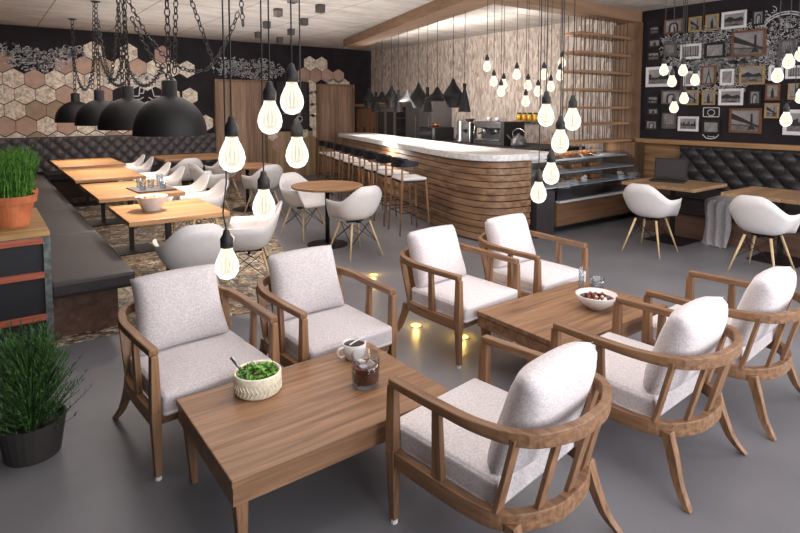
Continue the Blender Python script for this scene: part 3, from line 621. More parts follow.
# ================================================================ dome pendants with chains
def link_chain(bm, P, L=.055, r=.005, wd=.018):
    P = [Vector(p) for p in P]; d = [0]
    for i in range(1, len(P)): d.append(d[-1]+(P[i]-P[i-1]).length)
    n = max(2, int(d[-1]/(L*.78))); j = 0
    for k in range(n):
        s = (k+.5)/n*d[-1]
        while j < len(P)-2 and d[j+1] < s: j += 1
        t = (P[j+1]-P[j]).normalized(); c = P[j]+t*(s-d[j]); a = t.orthogonal().normalized(); b = t.cross(a)
        u = a if k % 2 else b
        pts = [c+t*(L*.5*sin(q))*1.0+u*(wd*cos(q)) for q in [2*PI*i/8 for i in range(8)]]
        w_ = t.cross(u); rs = []
        for i, p in enumerate(pts):
            o = (p-c).normalized(); rs.append([bm.verts.new(p+(o*cos(m)+w_*sin(m))*r) for m in (0, PI/2, PI, 3*PI/2)])
        for i in range(8): bridge(bm, rs[i], rs[(i+1) % 8])
LAMPS = [(1.42, 5.5, 'nearest and largest looking'), (1.39, 7.2, 'second nearest'), (1.39, 9.16, 'third nearest'), (1.33, 11.2, 'farthest')]
for x, y, lb in LAMPS:
    t = thing('dome_pendant', 'black dome pendant on a chain above the left tables, %s' % lb, 'pendant lamp', (x, y, 1.465), 0, 'black dome pendants above the left tables')
    pr0 = [(.325*cos(a*PI/2/10), .35*sin(a*PI/2/10)) for a in range(0, 9)]; prof = [(.325, -.02)]+pr0+[(.068, .345), (.068, .48), (.03, .49), (0, .49)]
    inn = [(0, .33), (.06, .33)]+[(.31*cos(a*PI/2/10), .33*sin(a*PI/2/10)) for a in range(8, -1, -1)]+[(.318, -.02)]
    bm = B(); lathe(bm, prof+[], 36); obj('dome', bm, lamp_black, t, smooth=True)
    bm = B(); lathe(bm, inn, 36); obj('inner_shade', bm, plain('lamp_inner', (200, 190, 178), .5), t, smooth=True)
    bm = B(); lathe(bm, [(0, .08), (.04, .1), (.05, .14), (.03, .2), (.02, .28), (0, .28)], 14); obj('bulb', bm, emis('pendant_glow', (255, 235, 205), 6), t, smooth=True)
    bm = B(); link_chain(bm, [(0, 0, .49), (0, 0, CEIL-1.465-.02)], .09, .008, .026); obj('chain', bm, chain_m, t, smooth=True)
    bm = B(); lathe(bm, [(0, CEIL-1.465), (.065, CEIL-1.465), (.065, CEIL-1.475), (.02, CEIL-1.49), (0, CEIL-1.49)], 20); obj('ceiling_rose', bm, black_metal, t)
    l = bpy.data.lights.new('dome_light', 'SPOT'); l.energy = 75; l.spot_size = R(125); l.spot_blend = .7; l.color = (1, .86, .7); l.shadow_soft_size = .06
    o = bpy.data.objects.new('dome_light', l); COL.objects.link(o); o.parent = t; o.location = (0, 0, .05)
def sag(a, b, s, n=14):
    a = Vector(a); b = Vector(b); return [a.lerp(b, i/n)-Vector((0, 0, s*4*(i/n)*(1-i/n))) for i in range(n+1)]
SW = [('slack chain looped between the farthest and third dome pendants', sag((1.29, 11.15, 2.75), (1.39, 9.2, 2.65), .72)),
('double chain bundle hanging beside the third dome pendant', sag((1.47, 7.9, 3.2), (1.50, 9.0, 2.05), .22)),
('slack chain dipping from third pendant towards second pendant', sag((1.40, 9.1, 2.95), (1.39, 7.25, 2.45), .62)),
('thick chain hanging close along the second dome pendant chain', sag((1.35, 7.15, 3.2), (1.42, 7.25, 1.95), .0)),
('second loose chain beside the second dome pendant', sag((1.30, 7.1, 3.2), (1.36, 7.3, 1.98), .03)),
('long chain sweeping from above the second pendant down past the nearest one', sag((1.42, 7.16, 2.95), (1.89, 6.05, 2.09), .24)),
('loose chain crossing behind the nearest dome pendant', sag((1.45, 7.16, 2.75), (1.75, 6.6, 2.0), .1)),
('bundle chain dropping right of the nearest pendant chain', sag((1.55, 5.6, 3.2), (1.47, 5.5, 2.02), .0)),
('chain slanting down to the right from the ceiling by the nearest pendant', sag((1.53, 5.62, 3.2), (2.0, 5.99, 2.2), .03)),
('chain rising from the swag end to the ceiling near the bulbs', sag((1.92, 6.02, 2.09), (2.22, 5.83, 2.7), .10)),
('vertical chain hanging right of the pendants over the chalk drawing', sag((2.22, 5.8, 3.2), (2.24, 5.75, 2.55), .0)),
('loose chain on the left of the third dome pendant', sag((1.36, 9.1, 3.2), (1.33, 9.3, 1.98), .04)),
('slack chain joining the third pendant top to the second pendant cap', sag((1.39, 9.1, 2.5), (1.39, 7.3, 2.0), .2)),
('slack chain sagging from the second pendant cap to the nearest cap', sag((1.39, 7.2, 2.2), (1.39, 5.55, 2.1), .22))]
for lb, P in SW:
    bm = B(); link_chain(bm, P, .08, .007, .022); tag(obj('hanging_chain', bm, chain_m, smooth=True), lb, 'chain', 'chains draped around the dome pendants')
# ceiling boxes
CB = [((3.74, 8.16), 'nearest middle'), ((4.12, 9.47), 'third in the left line'), ((4.55, 10.88), 'farthest left'), ((5.26, 11.41), 'farthest right'), ((4.88, 10.07), 'middle right'), ((4.49, 8.76), 'second right'), ((4.09, 7.46), 'nearest right'), ((3.42, 7.0), 'closest to the camera')]
for (x, y), lb in CB:
    t = thing('ceiling_spot', 'small dark cube spotlight on the concrete ceiling, %s' % lb, 'spotlight', (x, y, CEIL), 0, 'cube spotlights on the ceiling')
    obj('housing', box(B(), -.055, .055, -.055, .055, -.12, 0), plain('spot_box', (72, 66, 62), .5), t, bevel=.004); bm = B(); lathe(bm, [(0, -.1201), (.035, -.1201), (.035, -.123), (0, -.123)], 16); obj('lens', bm, plain('spot_lens', (40, 38, 38), .2), t)

# ================================================================ bulbs
def bulb(loc, s, label, cordpts=None, ttop=CEIL, power=0, group='bare bulbs'):
    t = thing('hanging_bulb', label, 'light bulb', loc, 0, group)
    # bulb centre at origin; glass from -.075 to +.06
    prof = [(0, -.072), (.012, -.071), (.032, -.062), (.046, -.042), (.051, -.018), (.047, .008), (.036, .034), (.026, .054), (.022, .072)]
    bm = B(); lathe(bm, [(r*s, z*s) for r, z in prof], 24); obj('glass', bm, bulbglass(), t, smooth=True)
    bm = B()
    for k in range(6):
        a = k*PI/3; tube(bm, [(.006*s*cos(a), .006*s*sin(a), .06*s), (.02*s*cos(a), .02*s*sin(a), 0), (.016*s*cos(a), .016*s*sin(a), -.035*s)], .0014*s, 4)
    obj('filament', bm, emis('filament', (255, 200, 130), 6), t)
    bm = B(); lathe(bm, [(0, .068*s), (.024*s, .068*s), (.027*s, .07*s), (.027*s, .108*s), (.017*s, .125*s), (.012*s, .145*s), (.004*s, .15*s), (0, .15*s)], 18); obj('socket', bm, black_matte, t, smooth=True)
    P = [(0, 0, .148*s)]+(cordpts or [])+[(0 if not cordpts else cordpts[-1][0], 0 if not cordpts else cordpts[-1][1], ttop-loc[2])]
    obj('cord', tube(B(), P, .0035 if s > .8 else .003, 5), black_metal, t)
    if power:
        l = bpy.data.lights.new('bulb_light', 'POINT'); l.energy = power; l.color = (1, .80, .58); l.shadow_soft_size = .05
        o = bpy.data.objects.new('bulb_light', l); COL.objects.link(o); o.parent = t; o.location = (0, 0, -.01)
    return t
FB = [((1.088, 2.245, 1.742), 'highest and rightmost of the big glowing bulbs at left'), ((.969, 2.209, 1.661), 'big glowing bulb just below left of the highest one'), ((1.126, 2.279, 1.503), 'big glowing bulb hanging straight below the highest one'), ((.786, 2.158, 1.519), 'leftmost big glowing bulb above the round tables'), ((1.004, 2.369, 1.269), 'big glowing bulb in front of a white shell chair'), ((.832, 2.373, 1.027), 'lowest big glowing bulb over the grey armchair back')]
for i, (p, l) in enumerate(FB): bulb(p, 1.0, l, power=3.0, group='big bulbs hanging at the left', cordpts=([(-.012, .004, .22), (.004, .0, .35)] if i == 5 else [(.035, .03, .17)] if i == 2 else None))
MB_ = [((2.82, 2.264, 1.655), 'glowing bulb, upper left of the five large ones before the bar end'), ((2.952, 2.165, 1.63), 'glowing bulb, upper right of the five large ones before the bar end'), ((2.727, 2.083, 1.505), 'glowing bulb between and below the two upper large ones'), ((2.85, 2.241, 1.292), 'glowing bulb, second lowest, before the display case'), ((2.869, 2.352, 1.157), 'lowest glowing bulb before the bar end slats')]
for p, l in MB_: bulb(p, 1.0, l, power=3.0, cordpts=([(.05, -.04, .24)] if p[2] == 1.292 else None), group='large bulbs before the bar end')
SB = [(5.046, 4.97, 2.214, 'leftmost'), (5.26, 5.059, 2.039, 'second from left'), (5.586, 5.191, 2.014, 'fourth from left'), (5.039, 4.725, 1.901, 'low left pair member'), (5.341, 4.749, 2.116, 'high one left of centre'), (5.611, 4.798, 1.989, 'middle one level with its neighbours'), (5.279, 4.546, 1.781, 'lowest one'), (5.555, 4.59, 1.907, 'low one right of centre'), (5.452, 4.418, 2.104, 'high one right of centre'), (5.843, 4.625, 1.976, 'low one second from right'), (5.771, 4.429, 2.104, 'small one below the rightmost'), (6.119, 4.669, 2.295, 'rightmost and highest')]
for x, y, z, l in SB: bulb((x, y, z), .95, 'small glowing bulb before the pale bar wall, %s' % l, group='small bulbs before the pale bar wall', ttop=(3.05 if y > 4.94 else CEIL))
GB = [(5.635, 3.034, 2.09, 'top left'), (5.704, 2.982, 1.973, 'second row left'), (5.791, 2.917, 2.085, 'top right'), (5.893, 2.842, 1.989, 'farthest right'), (5.808, 2.905, 1.8, 'lower right'), (5.728, 2.965, 1.707, 'lowest')]
for x, y, z, l in GB: bulb((x, y, z), .85, cordpts=([(.05, -.04, .18)] if z in (1.707, 1.989) else None), label= 'glowing bulb before the left of the picture wall, %s of six' % l, group='bulbs before the left pictures', power=.8)
HB = [(5.279, 1.802, 2.078, 'upper left one'), (5.21, 1.854, 1.965, 'second from top on the left'), (5.28, 1.802, 1.608, 'lowest one'), (5.37, 1.734, 1.795, 'cut off at the frame edge, lower'), (5.357, 1.744, 2.135, 'cut off at the frame edge, upper')]
for x, y, z, l in HB: bulb((x, y, z), .85, cordpts=([(.05, -.04, .16)] if z in (1.608, 1.795) else None), label= 'glowing bulb at the right edge before the pictures, %s' % l, group='bulbs at the right picture edge', power=.8)

# ================================================================ shell chairs
def shell_chair(loc, ang, label, group):
    t = thing('shell_armchair', label, 'chair', loc, ang, group)    # faces +X
    bm = B(); NA, NR = 40, 12; rings = []
    for i in range(NR+1):
        r = i/NR; row = []
        for k in range(NA):
            a = 2*PI*k/NA; ca, sa = cos(a), sin(a); back = max(0, -ca); front = max(0, ca)
            A = abs((math.degrees(a)+180) % 360-180)
            def ss(e0, e1, q):
                q = max(0, min(1, (q-e0)/(e1-e0))); return q*q*(3-2*q)
            zr = .425+.23*ss(38, 52, A)+.175*ss(112, 166, A)
            rx = .27; ry = .305
            ex = 3.2 if ca > 0 else 2.35; den = (abs(ca)**ex+abs(sa)**ex)**(1/ex)
            x = rx*ca/den*r**.85 if True else 0; y = ry*sa/den*r**.85
            h = (zr-.43)*r**3.8; z = .43+h-.012*(1-r*r)+.0
            x -= .03*back*(h/.38)
            row.append(bm.verts.new((x, y, z)))
            if i == 0: break
        rings.append(row)
    for k in range(NA): bm.faces.new((rings[0][0], rings[1][k], rings[1][(k+1) % NA]))
    for i in range(1, NR): bridge(bm, rings[i], rings[i+1])
    o = obj('shell', bm, white_plastic, t, smooth=True); m = o.modifiers.new('s', 'SOLIDIFY'); m.thickness = .012; m.offset = -1
    for sx, sy in ((1, 1), (1, -1), (-1, 1), (-1, -1)):
        obj('leg', tube(B(), [(sx*.235, sy*.225, 0), (sx*.12, sy*.12, .40)], [.009, .015], 8), dowel, t, smooth=True)
    bm = B()
    for s in (1, -1):
        tube(bm, [(.12, s*.12, .39), (-.19, s*.18, .16)], .004, 4); tube(bm, [(-.12, s*.12, .39), (.19, s*.18, .16)], .004, 4)
        tube(bm, [(s*.12, .12, .39), (s*.19, -.18, .16)], .004, 4); tube(bm, [(s*.12, -.12, .39), (s*.19, .18, .16)], .004, 4)
    obj('wire_brace', bm, black_metal, t)
    bm = B(); box(bm, -.11, .11, -.012, .012, .385, .405); box(bm, -.012, .012, -.11, .11, .3849, .4049); obj('seat_bracket', bm, black_metal, t)
    return t
GC = 'white shell armchairs on dowel legs'
CH = [(1.93, 4.90, 155, 'white shell chair at the right side of the nearest left table, under the glowing bulb'),
(1.32, 4.50, 82, 'white shell chair with its back to the camera behind the grey armchair'),
(2.07, 6.72, 178, 'white shell chair on the right side of the second left table, nearer one'),
(2.07, 7.42, 178, 'white shell chair on the right side of the second left table, farther one'),
(2.1, 8.62, 178, 'white shell chair on the right side of the third left table, nearer one'),
(2.1, 9.38, 178, 'white shell chair on the right side of the third left table, farther one'),
(2.12, 10.55, 178, 'white shell chair on the right side of the farthest left table, nearer one'),
(2.12, 11.2, 178, 'white shell chair on the right side of the farthest left table, farther one'),
(2.86, 10.2, 95, 'white shell chair seen from behind at the table by the tufted back bench, left one'),
(3.52, 10.12, 95, 'white shell chair at the table by the tufted back bench, right one'),
(3.52, 8.32, 95, 'white shell chair on the near side of the farther round table'),
(2.90, 9.02, 10, 'white shell chair on the left of the farther round table'),
(3.36, 6.62, 285, 'white shell chair on the far left side of the nearer round table'),
(3.42, 5.46, 92, 'white shell chair on the near right side of the nearer round table'),
(6.29, 3.49, 4, 'white shell chair at the right wall table with the laptop'),
(6.37, 2.33, -2, 'white shell chair at the rightmost table')]
c0 = None
for x, y, a, l in CH:
    if c0 is None: c0 = shell_chair((x, y, 0), R(a), l, GC)
    else: dup(c0, (x, y, 0), R(a), l, GC)

# ================================================================ tables
def plate_table(x0, x1, y0, y1, label, group, npole=1, top=.75):
    cx, cy = (x0+x1)/2, (y0+y1)/2; t = thing('dining_table', label, 'table', (cx, cy, 0), 0, group); W, D = (x1-x0)/2, (y1-y0)/2
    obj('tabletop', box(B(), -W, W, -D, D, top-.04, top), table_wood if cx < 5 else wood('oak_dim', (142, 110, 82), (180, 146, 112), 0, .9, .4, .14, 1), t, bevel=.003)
    for k in range(npole):
        yy = 0 if npole == 1 else (-D*.5 if k == 0 else D*.5)
        obj('pole', box(B(), -.024, .024, yy-.024, yy+.024, .012, top-.041), black_metal, t); obj('base_plate', box(B(), -.24, .24, yy-.24, yy+.24, .005, .017), black_metal, t, bevel=.003)
    return t
G = 'oak tables beside the left bench'
plate_table(.95, 1.80, 5.03, 5.97, 'oak table nearest the camera beside the left bench, with a white bowl', G)
plate_table(.95, 1.82, 6.50, 7.92, 'oak table beside the left bench carrying a slate tray of glasses', G)
plate_table(.96, 1.82, 8.38, 9.98, 'bare oak table beside the left bench, third from the camera', G)
plate_table(.97, 1.95, 10.40, 11.90, 'bare oak table beside the left bench, farthest from the camera', G)
plate_table(2.66, 3.92, 10.75, 11.85, 'wide oak table in front of the tufted back bench', None)
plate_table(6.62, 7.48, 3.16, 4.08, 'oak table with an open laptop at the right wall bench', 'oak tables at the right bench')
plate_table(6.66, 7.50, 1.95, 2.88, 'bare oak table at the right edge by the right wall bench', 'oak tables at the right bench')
for x, y, r, l in ((3.40, 6.07, .44, 'round wooden pedestal table nearer the camera, left of the bar stools'), (3.52, 8.98, .44, 'round wooden pedestal table farther back near the wooden door')):
    t = thing('round_table', l, 'table', (x, y, 0)); bm = B(); lathe(bm, [(0, .715), (r-.02, .715), (r, .73), (r, .745), (r-.01, .75), (0, .75)], 48); obj('tabletop', bm, wood('round_top', (136, 98, 70), (176, 134, 100), 0, .8), t)
    obj('pole', tube(B(), [(0, 0, .015), (0, 0, .714)], .027, 16), black_metal, t, smooth=True); bm = B(); lathe(bm, [(0, .002), (.25, .002), (.25, .012), (.05, .03), (0, .03)], 32); obj('base_plate', bm, black_metal, t)

# benches
def tuft(W, H, dw, dh, plane, off, zc, x0, name, m, parent):
    bm = B(); nu = int(W/dw*14); nv = int(H/dh*14); g = []
    for i in range(nu+1):
        row = []
        for j in range(nv+1):
            u = i/nu*W; v = j/nv*H; a = u/dw+v/dh; b = u/dw-v/dh
            h = .07*(abs(sin(PI*a))*abs(sin(PI*b)))**.5
            if j in (0, nv): h = min(h, .02)
            row.append(bm.verts.new((x0+u, off-h, zc+v) if plane == 'y' else (off-h, x0+u, zc+v)))
        g.append(row)
    for i in range(nu):
        for j in range(nv): bm.faces.new((g[i][j], g[i+1][j], g[i+1][j+1], g[i][j+1]))
    # buttons at the lattice points
    for p in range(int(W/dw*2)+1):
        for q in range(int(H/dh*2)+1):
            if (p+q) % 2: continue
            u, v = p*dw/2, q*dh/2
            if u < .03 or u > W-.03 or v < .03 or v > H-.03: continue
            c = (x0+u, off-.006, zc+v) if plane == 'y' else (off-.006, x0+u, zc+v)
            bmesh.ops.create_uvsphere(bm, u_segments=8, v_segments=5, radius=.02, matrix=Matrix.Translation(c))
    return obj(name, bm, m, parent, smooth=True)
t = thing('wall_bench', 'long black leather bench with tufted backrest along the tiled back wall', 'bench', (0, 0, 0))
tuft(5.1, .66, .23, .235, 'y', 12.60, .47, -.89, 'tufted_backrest', plain('tufted_charcoal', (84, 78, 80), .45, 0, .5, .06, 40), t)
obj('backboard', box(B(), -.89, 4.22, 12.602, YB-.003, 0, 1.14), black_matte, t)
for x0, x1 in ((.9, 2.0), (2.02, 3.1), (3.12, 4.2)): obj('seat_cushion', box(B(), x0, x1, 12.03, 12.595, .34, .47), black_leather, t, bevel=.03)
obj('base', box(B(), .9, 4.2, 12.12, 12.60, 0, .34), base_wood_x, t)
t = thing('window_bench', 'long black leather bench with wooden base running along the left side', 'bench', (0, 0, 0))
ys = [4.50, 6.20, 7.85, 9.50, 11.15, 12.0]
for a, b in zip(ys[:-1], ys[1:]):
    obj('seat_cushion', box(B(), .33, .885, a+.004, b-.004, .36, .485), seat_leather, t, bevel=.03)
obj('base', box(B(), .36, .80, 4.75, 12.55, 0, .36), base_wood, t)
t = thing('wall_bench', 'black leather bench with diamond tufted backrest under the picture wall', 'bench', (0, 0, 0))
tuft(4.2, .60, .245, .25, 'x', 8.36, .53, .0, 'tufted_backrest', plain('tufted_black', (46, 43, 45), .45, 0, .4, .06, 40), t)
obj('backboard', box(B(), 8.362, XR-.031, 0, 4.2, 0, 1.148), black_matte, t)
for a, b in ((.0, 1.05), (1.05, 2.1), (2.1, 3.15), (3.15, 4.2)): obj('seat_cushion', box(B(), 7.27, 8.35, a+.004, b-.004, .31, .54), black_leather, t, bevel=.03)
obj('base', box(B(), 7.34, 8.36, 0, 4.2, 0, .31), base_wood, t)

# ================================================================ lounge armchairs
def pillow(bm, W, D, T, edge=.25, crown=.0, n=16, corner=5.0, tr=None):
    g = {}
    for s in (1, -1):
        for i in range(n+1):
            for j in range(n+1):
                u = -1+2*i/n; v = -1+2*j/n; rim = i in (0, n) or j in (0, n)
                if s == -1 and rim: g[(s, i, j)] = g[(1, i, j)]; continue
                f = ((1-abs(u)**corner)*(1-abs(v)**corner)); th = T/2*(edge+(1-edge)*f**.5)*(0 if rim else 1)
                x = u*W/2*(1-.07*(1-v*v)); y = v*D/2*(1-.05*(1-u*u))
                z = s*th+(crown*(1-u*u)*(1-v*v) if s == 1 else 0)
                p = Vector((x, y, z)); p = tr(p) if tr else p; g[(s, i, j)] = bm.verts.new(p)
    for s in (1, -1):
        for i in range(n):
            for j in range(n): bm.faces.new((g[(s, i, j)], g[(s, i+1, j)], g[(s, i+1, j+1)], g[(s, i, j+1)]))
def lounge(loc, rz, label, fab, group):
    t = thing('lounge_armchair', label, 'armchair', loc, rz, group); t.scale = (1.033, 1.033, .945)
    AH = .635
    # curved top rail
    P = crom([(-.29, -.27, AH), (-.30, -.02, AH), (-.30, .18, AH+.005), (-.25, .33, AH+.01), (-.12, .405, AH+.012), (0, .42, AH+.012), (.12, .405, AH+.012), (.25, .33, AH+.01), (.30, .18, AH+.005), (.30, -.02, AH), (.29, -.27, AH)], 5)
    n = len(P)-1; hs = [.036+.028*sin(PI*i/n)**2 for i in range(n+1)]; ws = [.042-.012*sin(PI*i/n)**2 for i in range(n+1)]
    obj('arm_rail', sweep(B(), P, ws, hs), arm_wood[1], t, bevel=.006)
    P = crom([(-.29, -.24, .30), (-.29, .10, .30), (-.25, .25, .30), (-.12, .33, .30), (0, .345, .30), (.12, .33, .30), (.25, .25, .30), (.29, .10, .30), (.29, -.24, .30)], 5)
    bm = B(); sweep(bm, P, .035, .07); box(bm, -.29, .29, -.262, -.23, .265, .335); obj('seat_frame', bm, arm_wood[1], t, bevel=.005)
    for sx in (-1, 1):
        obj('front_leg', post(post(B(), (sx*.285, -.262, .018), (sx*.29, -.262, .34), .028, .046, .028, .046), (sx*.29, -.262, .34), (sx*.29, -.262, AH-.016), .044, .032, .05, .04), arm_wood[2], t, bevel=.004)
        bm = B(); lathe(bm, [(0, 0), (.015, 0), (.015, .018), (0, .018)], 10, (sx*.285, -.262, 0)); obj('foot_cap', bm, ceramic, t)
        obj('arm_post', post(B(), (sx*.29, -.02, .33), (sx*.30, -.02, AH-.016), .026, .026, .05, .034), arm_wood[2], t, bevel=.003)
        P = crom([(sx*.25, .27, .30), (sx*.255, .30, .2), (sx*.275, .34, .08), (sx*.30, .39, .005)], 4); bm = B(); prev = None
        for i, p in enumerate(P):
            k = .023-.009*i/(len(P)-1); r = [bm.verts.new(p+Vector((a*k, b*k, 0))) for a, b in ((-1, -1), (1, -1), (1, 1), (-1, 1))]
            if prev: bridge(bm, prev, r)
            else: bm.faces.new(r)
            prev = r
        bm.faces.new(prev); obj('rear_leg', bm, arm_wood[2], t, bevel=.003)
    for x, y0, y1 in ((-.265, .225, .30), (-.15, .31, .385), (0, .335, .412), (.15, .31, .385), (.265, .225, .30)):
        obj('back_slat', post(B(), (x, y0, .33), (x*1.03, y1, AH+.01), .045, .045, .018, .018), arm_wood[2], t, bevel=.003)
    bm = B(); box(bm, -.265, .265, -.30, .22, .315, .435); 
    bmesh.ops.subdivide_edges(bm, edges=bm.edges, cuts=7, use_grid_fill=True)
    for v in bm.verts:
        u = v.co.x/.265; q = (v.co.y+.04)/.26
        if v.co.z > .43: v.co.z += .02*(1-u*u)*(1-q*q)
    obj('seat_cushion', bm, fab, t, smooth=True, bevel=.022)
    def tr(p):
        h = p.y; a = R(17); w_ = 1.0-.05*h/.21
        return Vector((p.x*w_, .175+sin(a)*(h+.21)-cos(a)*p.z, .425+cos(a)*(h+.21)+sin(a)*p.z+(.022*(1-(p.x/.24)**2) if h > .15 else 0)))
    bm = B(); pillow(bm, .48, .43, .17, .12, 0, 20, 4.0, tr); obj('back_cushion', bm, fab, t, smooth=True)
    return t
LG = 'wooden lounge armchairs around the low tables'
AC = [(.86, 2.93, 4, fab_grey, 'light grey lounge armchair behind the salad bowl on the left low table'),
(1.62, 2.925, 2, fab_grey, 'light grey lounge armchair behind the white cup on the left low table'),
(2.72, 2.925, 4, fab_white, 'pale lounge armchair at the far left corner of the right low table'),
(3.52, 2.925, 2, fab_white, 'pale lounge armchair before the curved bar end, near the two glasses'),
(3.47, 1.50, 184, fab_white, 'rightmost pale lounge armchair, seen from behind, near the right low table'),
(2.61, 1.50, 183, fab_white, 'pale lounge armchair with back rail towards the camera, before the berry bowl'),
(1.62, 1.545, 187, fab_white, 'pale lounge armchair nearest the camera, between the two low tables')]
protos = {}
for x, y, a, f, l in AC:
    if f.name not in protos: protos[f.name] = lounge((x, y, 0), R(a), l, f, LG)
    else: dup(protos[f.name], (x, y, 0), R(a), l, LG)

# low tables
def low_table(x0, x1, y0, y1, label, top=.385):
    t = thing('coffee_table', label, 'coffee table', ((x0+x1)/2, (y0+y1)/2, 0), 0, 'low wooden coffee tables'); W, D = (x1-x0)/2, (y1-y0)/2
    obj('tabletop', box(B(), -W, W, -D, D, top-.03, top), low_wood, t, bevel=.004)
    bm = B(); box(bm, -W+.006, W-.006, -D+.006, -D+.03, top-.10, top-.0305); box(bm, -W+.006, W-.006, D-.03, D-.006, top-.10, top-.0305); box(bm, -W+.006, -W+.03, -D+.03, D-.03, top-.10, top-.0305); box(bm, W-.03, W-.006, -D+.03, D-.03, top-.10, top-.0305)
    obj('apron', bm, low_wood, t)
    for sx in (-1, 1):
        for sy in (-1, 1): obj('leg', post(B(), (sx*(W-.055), sy*(D-.055), .0), (sx*(W-.04), sy*(D-.04), top-.031), .026, .055), arm_wood[2], t, bevel=.003)
low_table(.655, 1.70, 1.87, 2.575, 'low wooden table at left carrying salad bowl, cup and iced drink'); low_table(2.53, 3.62, 1.87, 2.565, 'low wooden table at right carrying a white bowl and two glasses')

# ================================================================ things on tables
TZ = .3855
t = thing('salad_bowl', 'cream ribbed bowl of green salad on the left low table', 'bowl', (.985, 2.43, TZ)); t.scale = (1.17, 1.17, 1.12)
bm = B(); lathe(bm, [(0, 0), (.083, 0), (.09, .008), (.092, .055), (.092, .082), (.088, .088), (.082, .082), (.08, .01), (0, .01)], 48); obj('bowl', bm, plain('cream_ceramic', (236, 229, 208), .6, 0, .4, .04, 60, .3), t, smooth=True)
bm = B()
for k in range(36): a = 2*PI*k/36; tube(bm, [(.0915*cos(a), .0915*sin(a), .012), (.0925*cos(a+.12), .0925*sin(a+.12), .034), (.0915*cos(a), .0915*sin(a), .056)], .0022, 4)
obj('relief_band', bm, plain('cream_ceramic', (236, 229, 208), .6), t)
random.seed(3); bm = B()
for k in range(230):
    a = random.uniform(0, 2*PI); r = .075*random.random()**.5; c = Vector((r*cos(a), r*sin(a), .072+random.uniform(0, .035)*(1-r/.1))); d = Vector((random.uniform(-1, 1), random.uniform(-1, 1), random.uniform(-.2, .7))).normalized(); e = d.cross(Vector((0, 0, 1))).normalized(); L = random.uniform(.012, .026); W_ = L*.35
    vs = [bm.verts.new(p) for p in (c-d*L, c+e*W_+Vector((0, 0, .004)), c+d*L, c-e*W_+Vector((0, 0, .004)))]; bm.faces.new(vs).material_index = random.choice([0, 0, 1, 2, 3] if k % 4 == 0 else [0, 0, 1])
o = obj('salad', bm, [plain('salad_green', (112, 166, 62), .5, 0, .3, .3, 60), plain('salad_dark', (70, 118, 48), .5), plain('radicchio', (96, 48, 56), .5), plain('feta', (214, 206, 200), .6)], t); o['kind'] = 'stuff'
obj('fork_handle', tube(B(), [(-.045, .03, .07), (-.085, .055, .145)], [.004, .009], 6), steel, t, smooth=True)
t = thing('coffee_cup', 'white cup of coffee with a spoon behind the iced drink', 'cup', (1.525, 2.45, TZ)); t.scale = (1.35, 1.35, 1.25); bm = B(); lathe(bm, [(0, 0), (.03, 0), (.034, .006), (.045, .03), (.047, .068), (.043, .068), (.04, .03), (0, .012)], 32); obj('cup', bm, ceramic, t, smooth=True)
obj('handle', tube(B(), crom([(-.044, .0, .058), (-.068, 0, .055), (-.074, 0, .035), (-.06, 0, .02), (-.038, 0, .022)], 4), .0045, 7), ceramic, t, smooth=True); bm = B(); lathe(bm, [(0, .058), (.0425, .058)], 24); obj('coffee', bm, plain('coffee', (38, 24, 18), .15), t)
obj('spoon', tube(B(), [(-.02, 0, .062), (.03, .0, .078), (.06, -.01, .085)], .003, 5), steel, t)
t = thing('iced_drink', 'short tumbler of iced cola on the left low table', 'glass', (1.42, 2.18, TZ)); t.scale = (1.42, 1.42, 1.25); bm = B(); lathe(bm, [(0, 0), (.042, 0), (.045, .004), (.05, .115), (.047, .115), (.043, .016), (0, .014)], 32); obj('tumbler', bm, glass('tumbler_glass', alpha=.08), t, smooth=True)
bm = B(); lathe(bm, [(0, .0165), (.042, .0165), (.0445, .075), (0, .075)], 32); obj('cola', bm, plain('cola', (120, 52, 34), .15, 0, .5, .2, 40), t, smooth=False); bm = B()
for p in ((-.012, .01, .08), (.016, -.008, .076), (-.018, -.014, .072)):
    m4 = Matrix.Translation(p) @ Matrix.Rotation(.5+p[0]*30, 4, Vector((.3, .7, .5)).normalized()); bmesh.ops.create_cube(bm, size=.024, matrix=m4)
obj('ice_cube', bm, plain('ice', (206, 196, 190), .12, 0, .5), t, bevel=.003)
t = thing('dessert_bowl', 'white tilted rim bowl of berries and cream on the right low table', 'bowl', (3.20, 2.13, TZ)); t.scale = (1.28, 1.28, 1.35); bm = B(); lathe(bm, [(0, 0), (.045, 0), (.05, .006), (.085, .03), (.105, .068), (.1, .07), (.08, .036), (0, .02)], 40); obj('bowl', bm, ceramic, t, smooth=True)
bm = B(); lathe(bm, [(0, .048), (.088, .048)], 32)
for k in range(26): a = k*2.4; r = .014*(k**.5); bmesh.ops.create_icosphere(bm, subdivisions=1, radius=random.uniform(.008, .013), matrix=Matrix.Translation((r*cos(a), r*sin(a), .052)))
for f in bm.faces: f.material_index = 0
bm.faces.ensure_lookup_table()
for i, f in enumerate(bm.faces):
    if i > 32 and ((i-32)//20) % 5 == 0: f.material_index = 1
    elif i > 32 and ((i-32)//20) % 3 == 0: f.material_index = 2
o = obj('berries', bm, [plain('berry_dark', (58, 14, 16), .3), plain('cream', (240, 226, 206), .5), plain('berry_orange', (170, 70, 30), .4)], t); o['kind'] = 'stuff'
for x, y, r, h, l in ((3.43, 2.41, .019, .165, 'tall narrow clear glass behind the berry bowl'), (3.56, 2.37, .050, .075, 'short clear glass behind the berry bowl')):
    bm = B(); lathe(bm, [(0, 0), (r, 0), (r*1.05, h), (r*.98, h), (r*.92, .01), (0, .01)], 24, ); o = obj('drinking_glass', bm, glass('clear_glass', alpha=.12), smooth=True, loc=(x, y, TZ)); tag(o, l, 'glass')
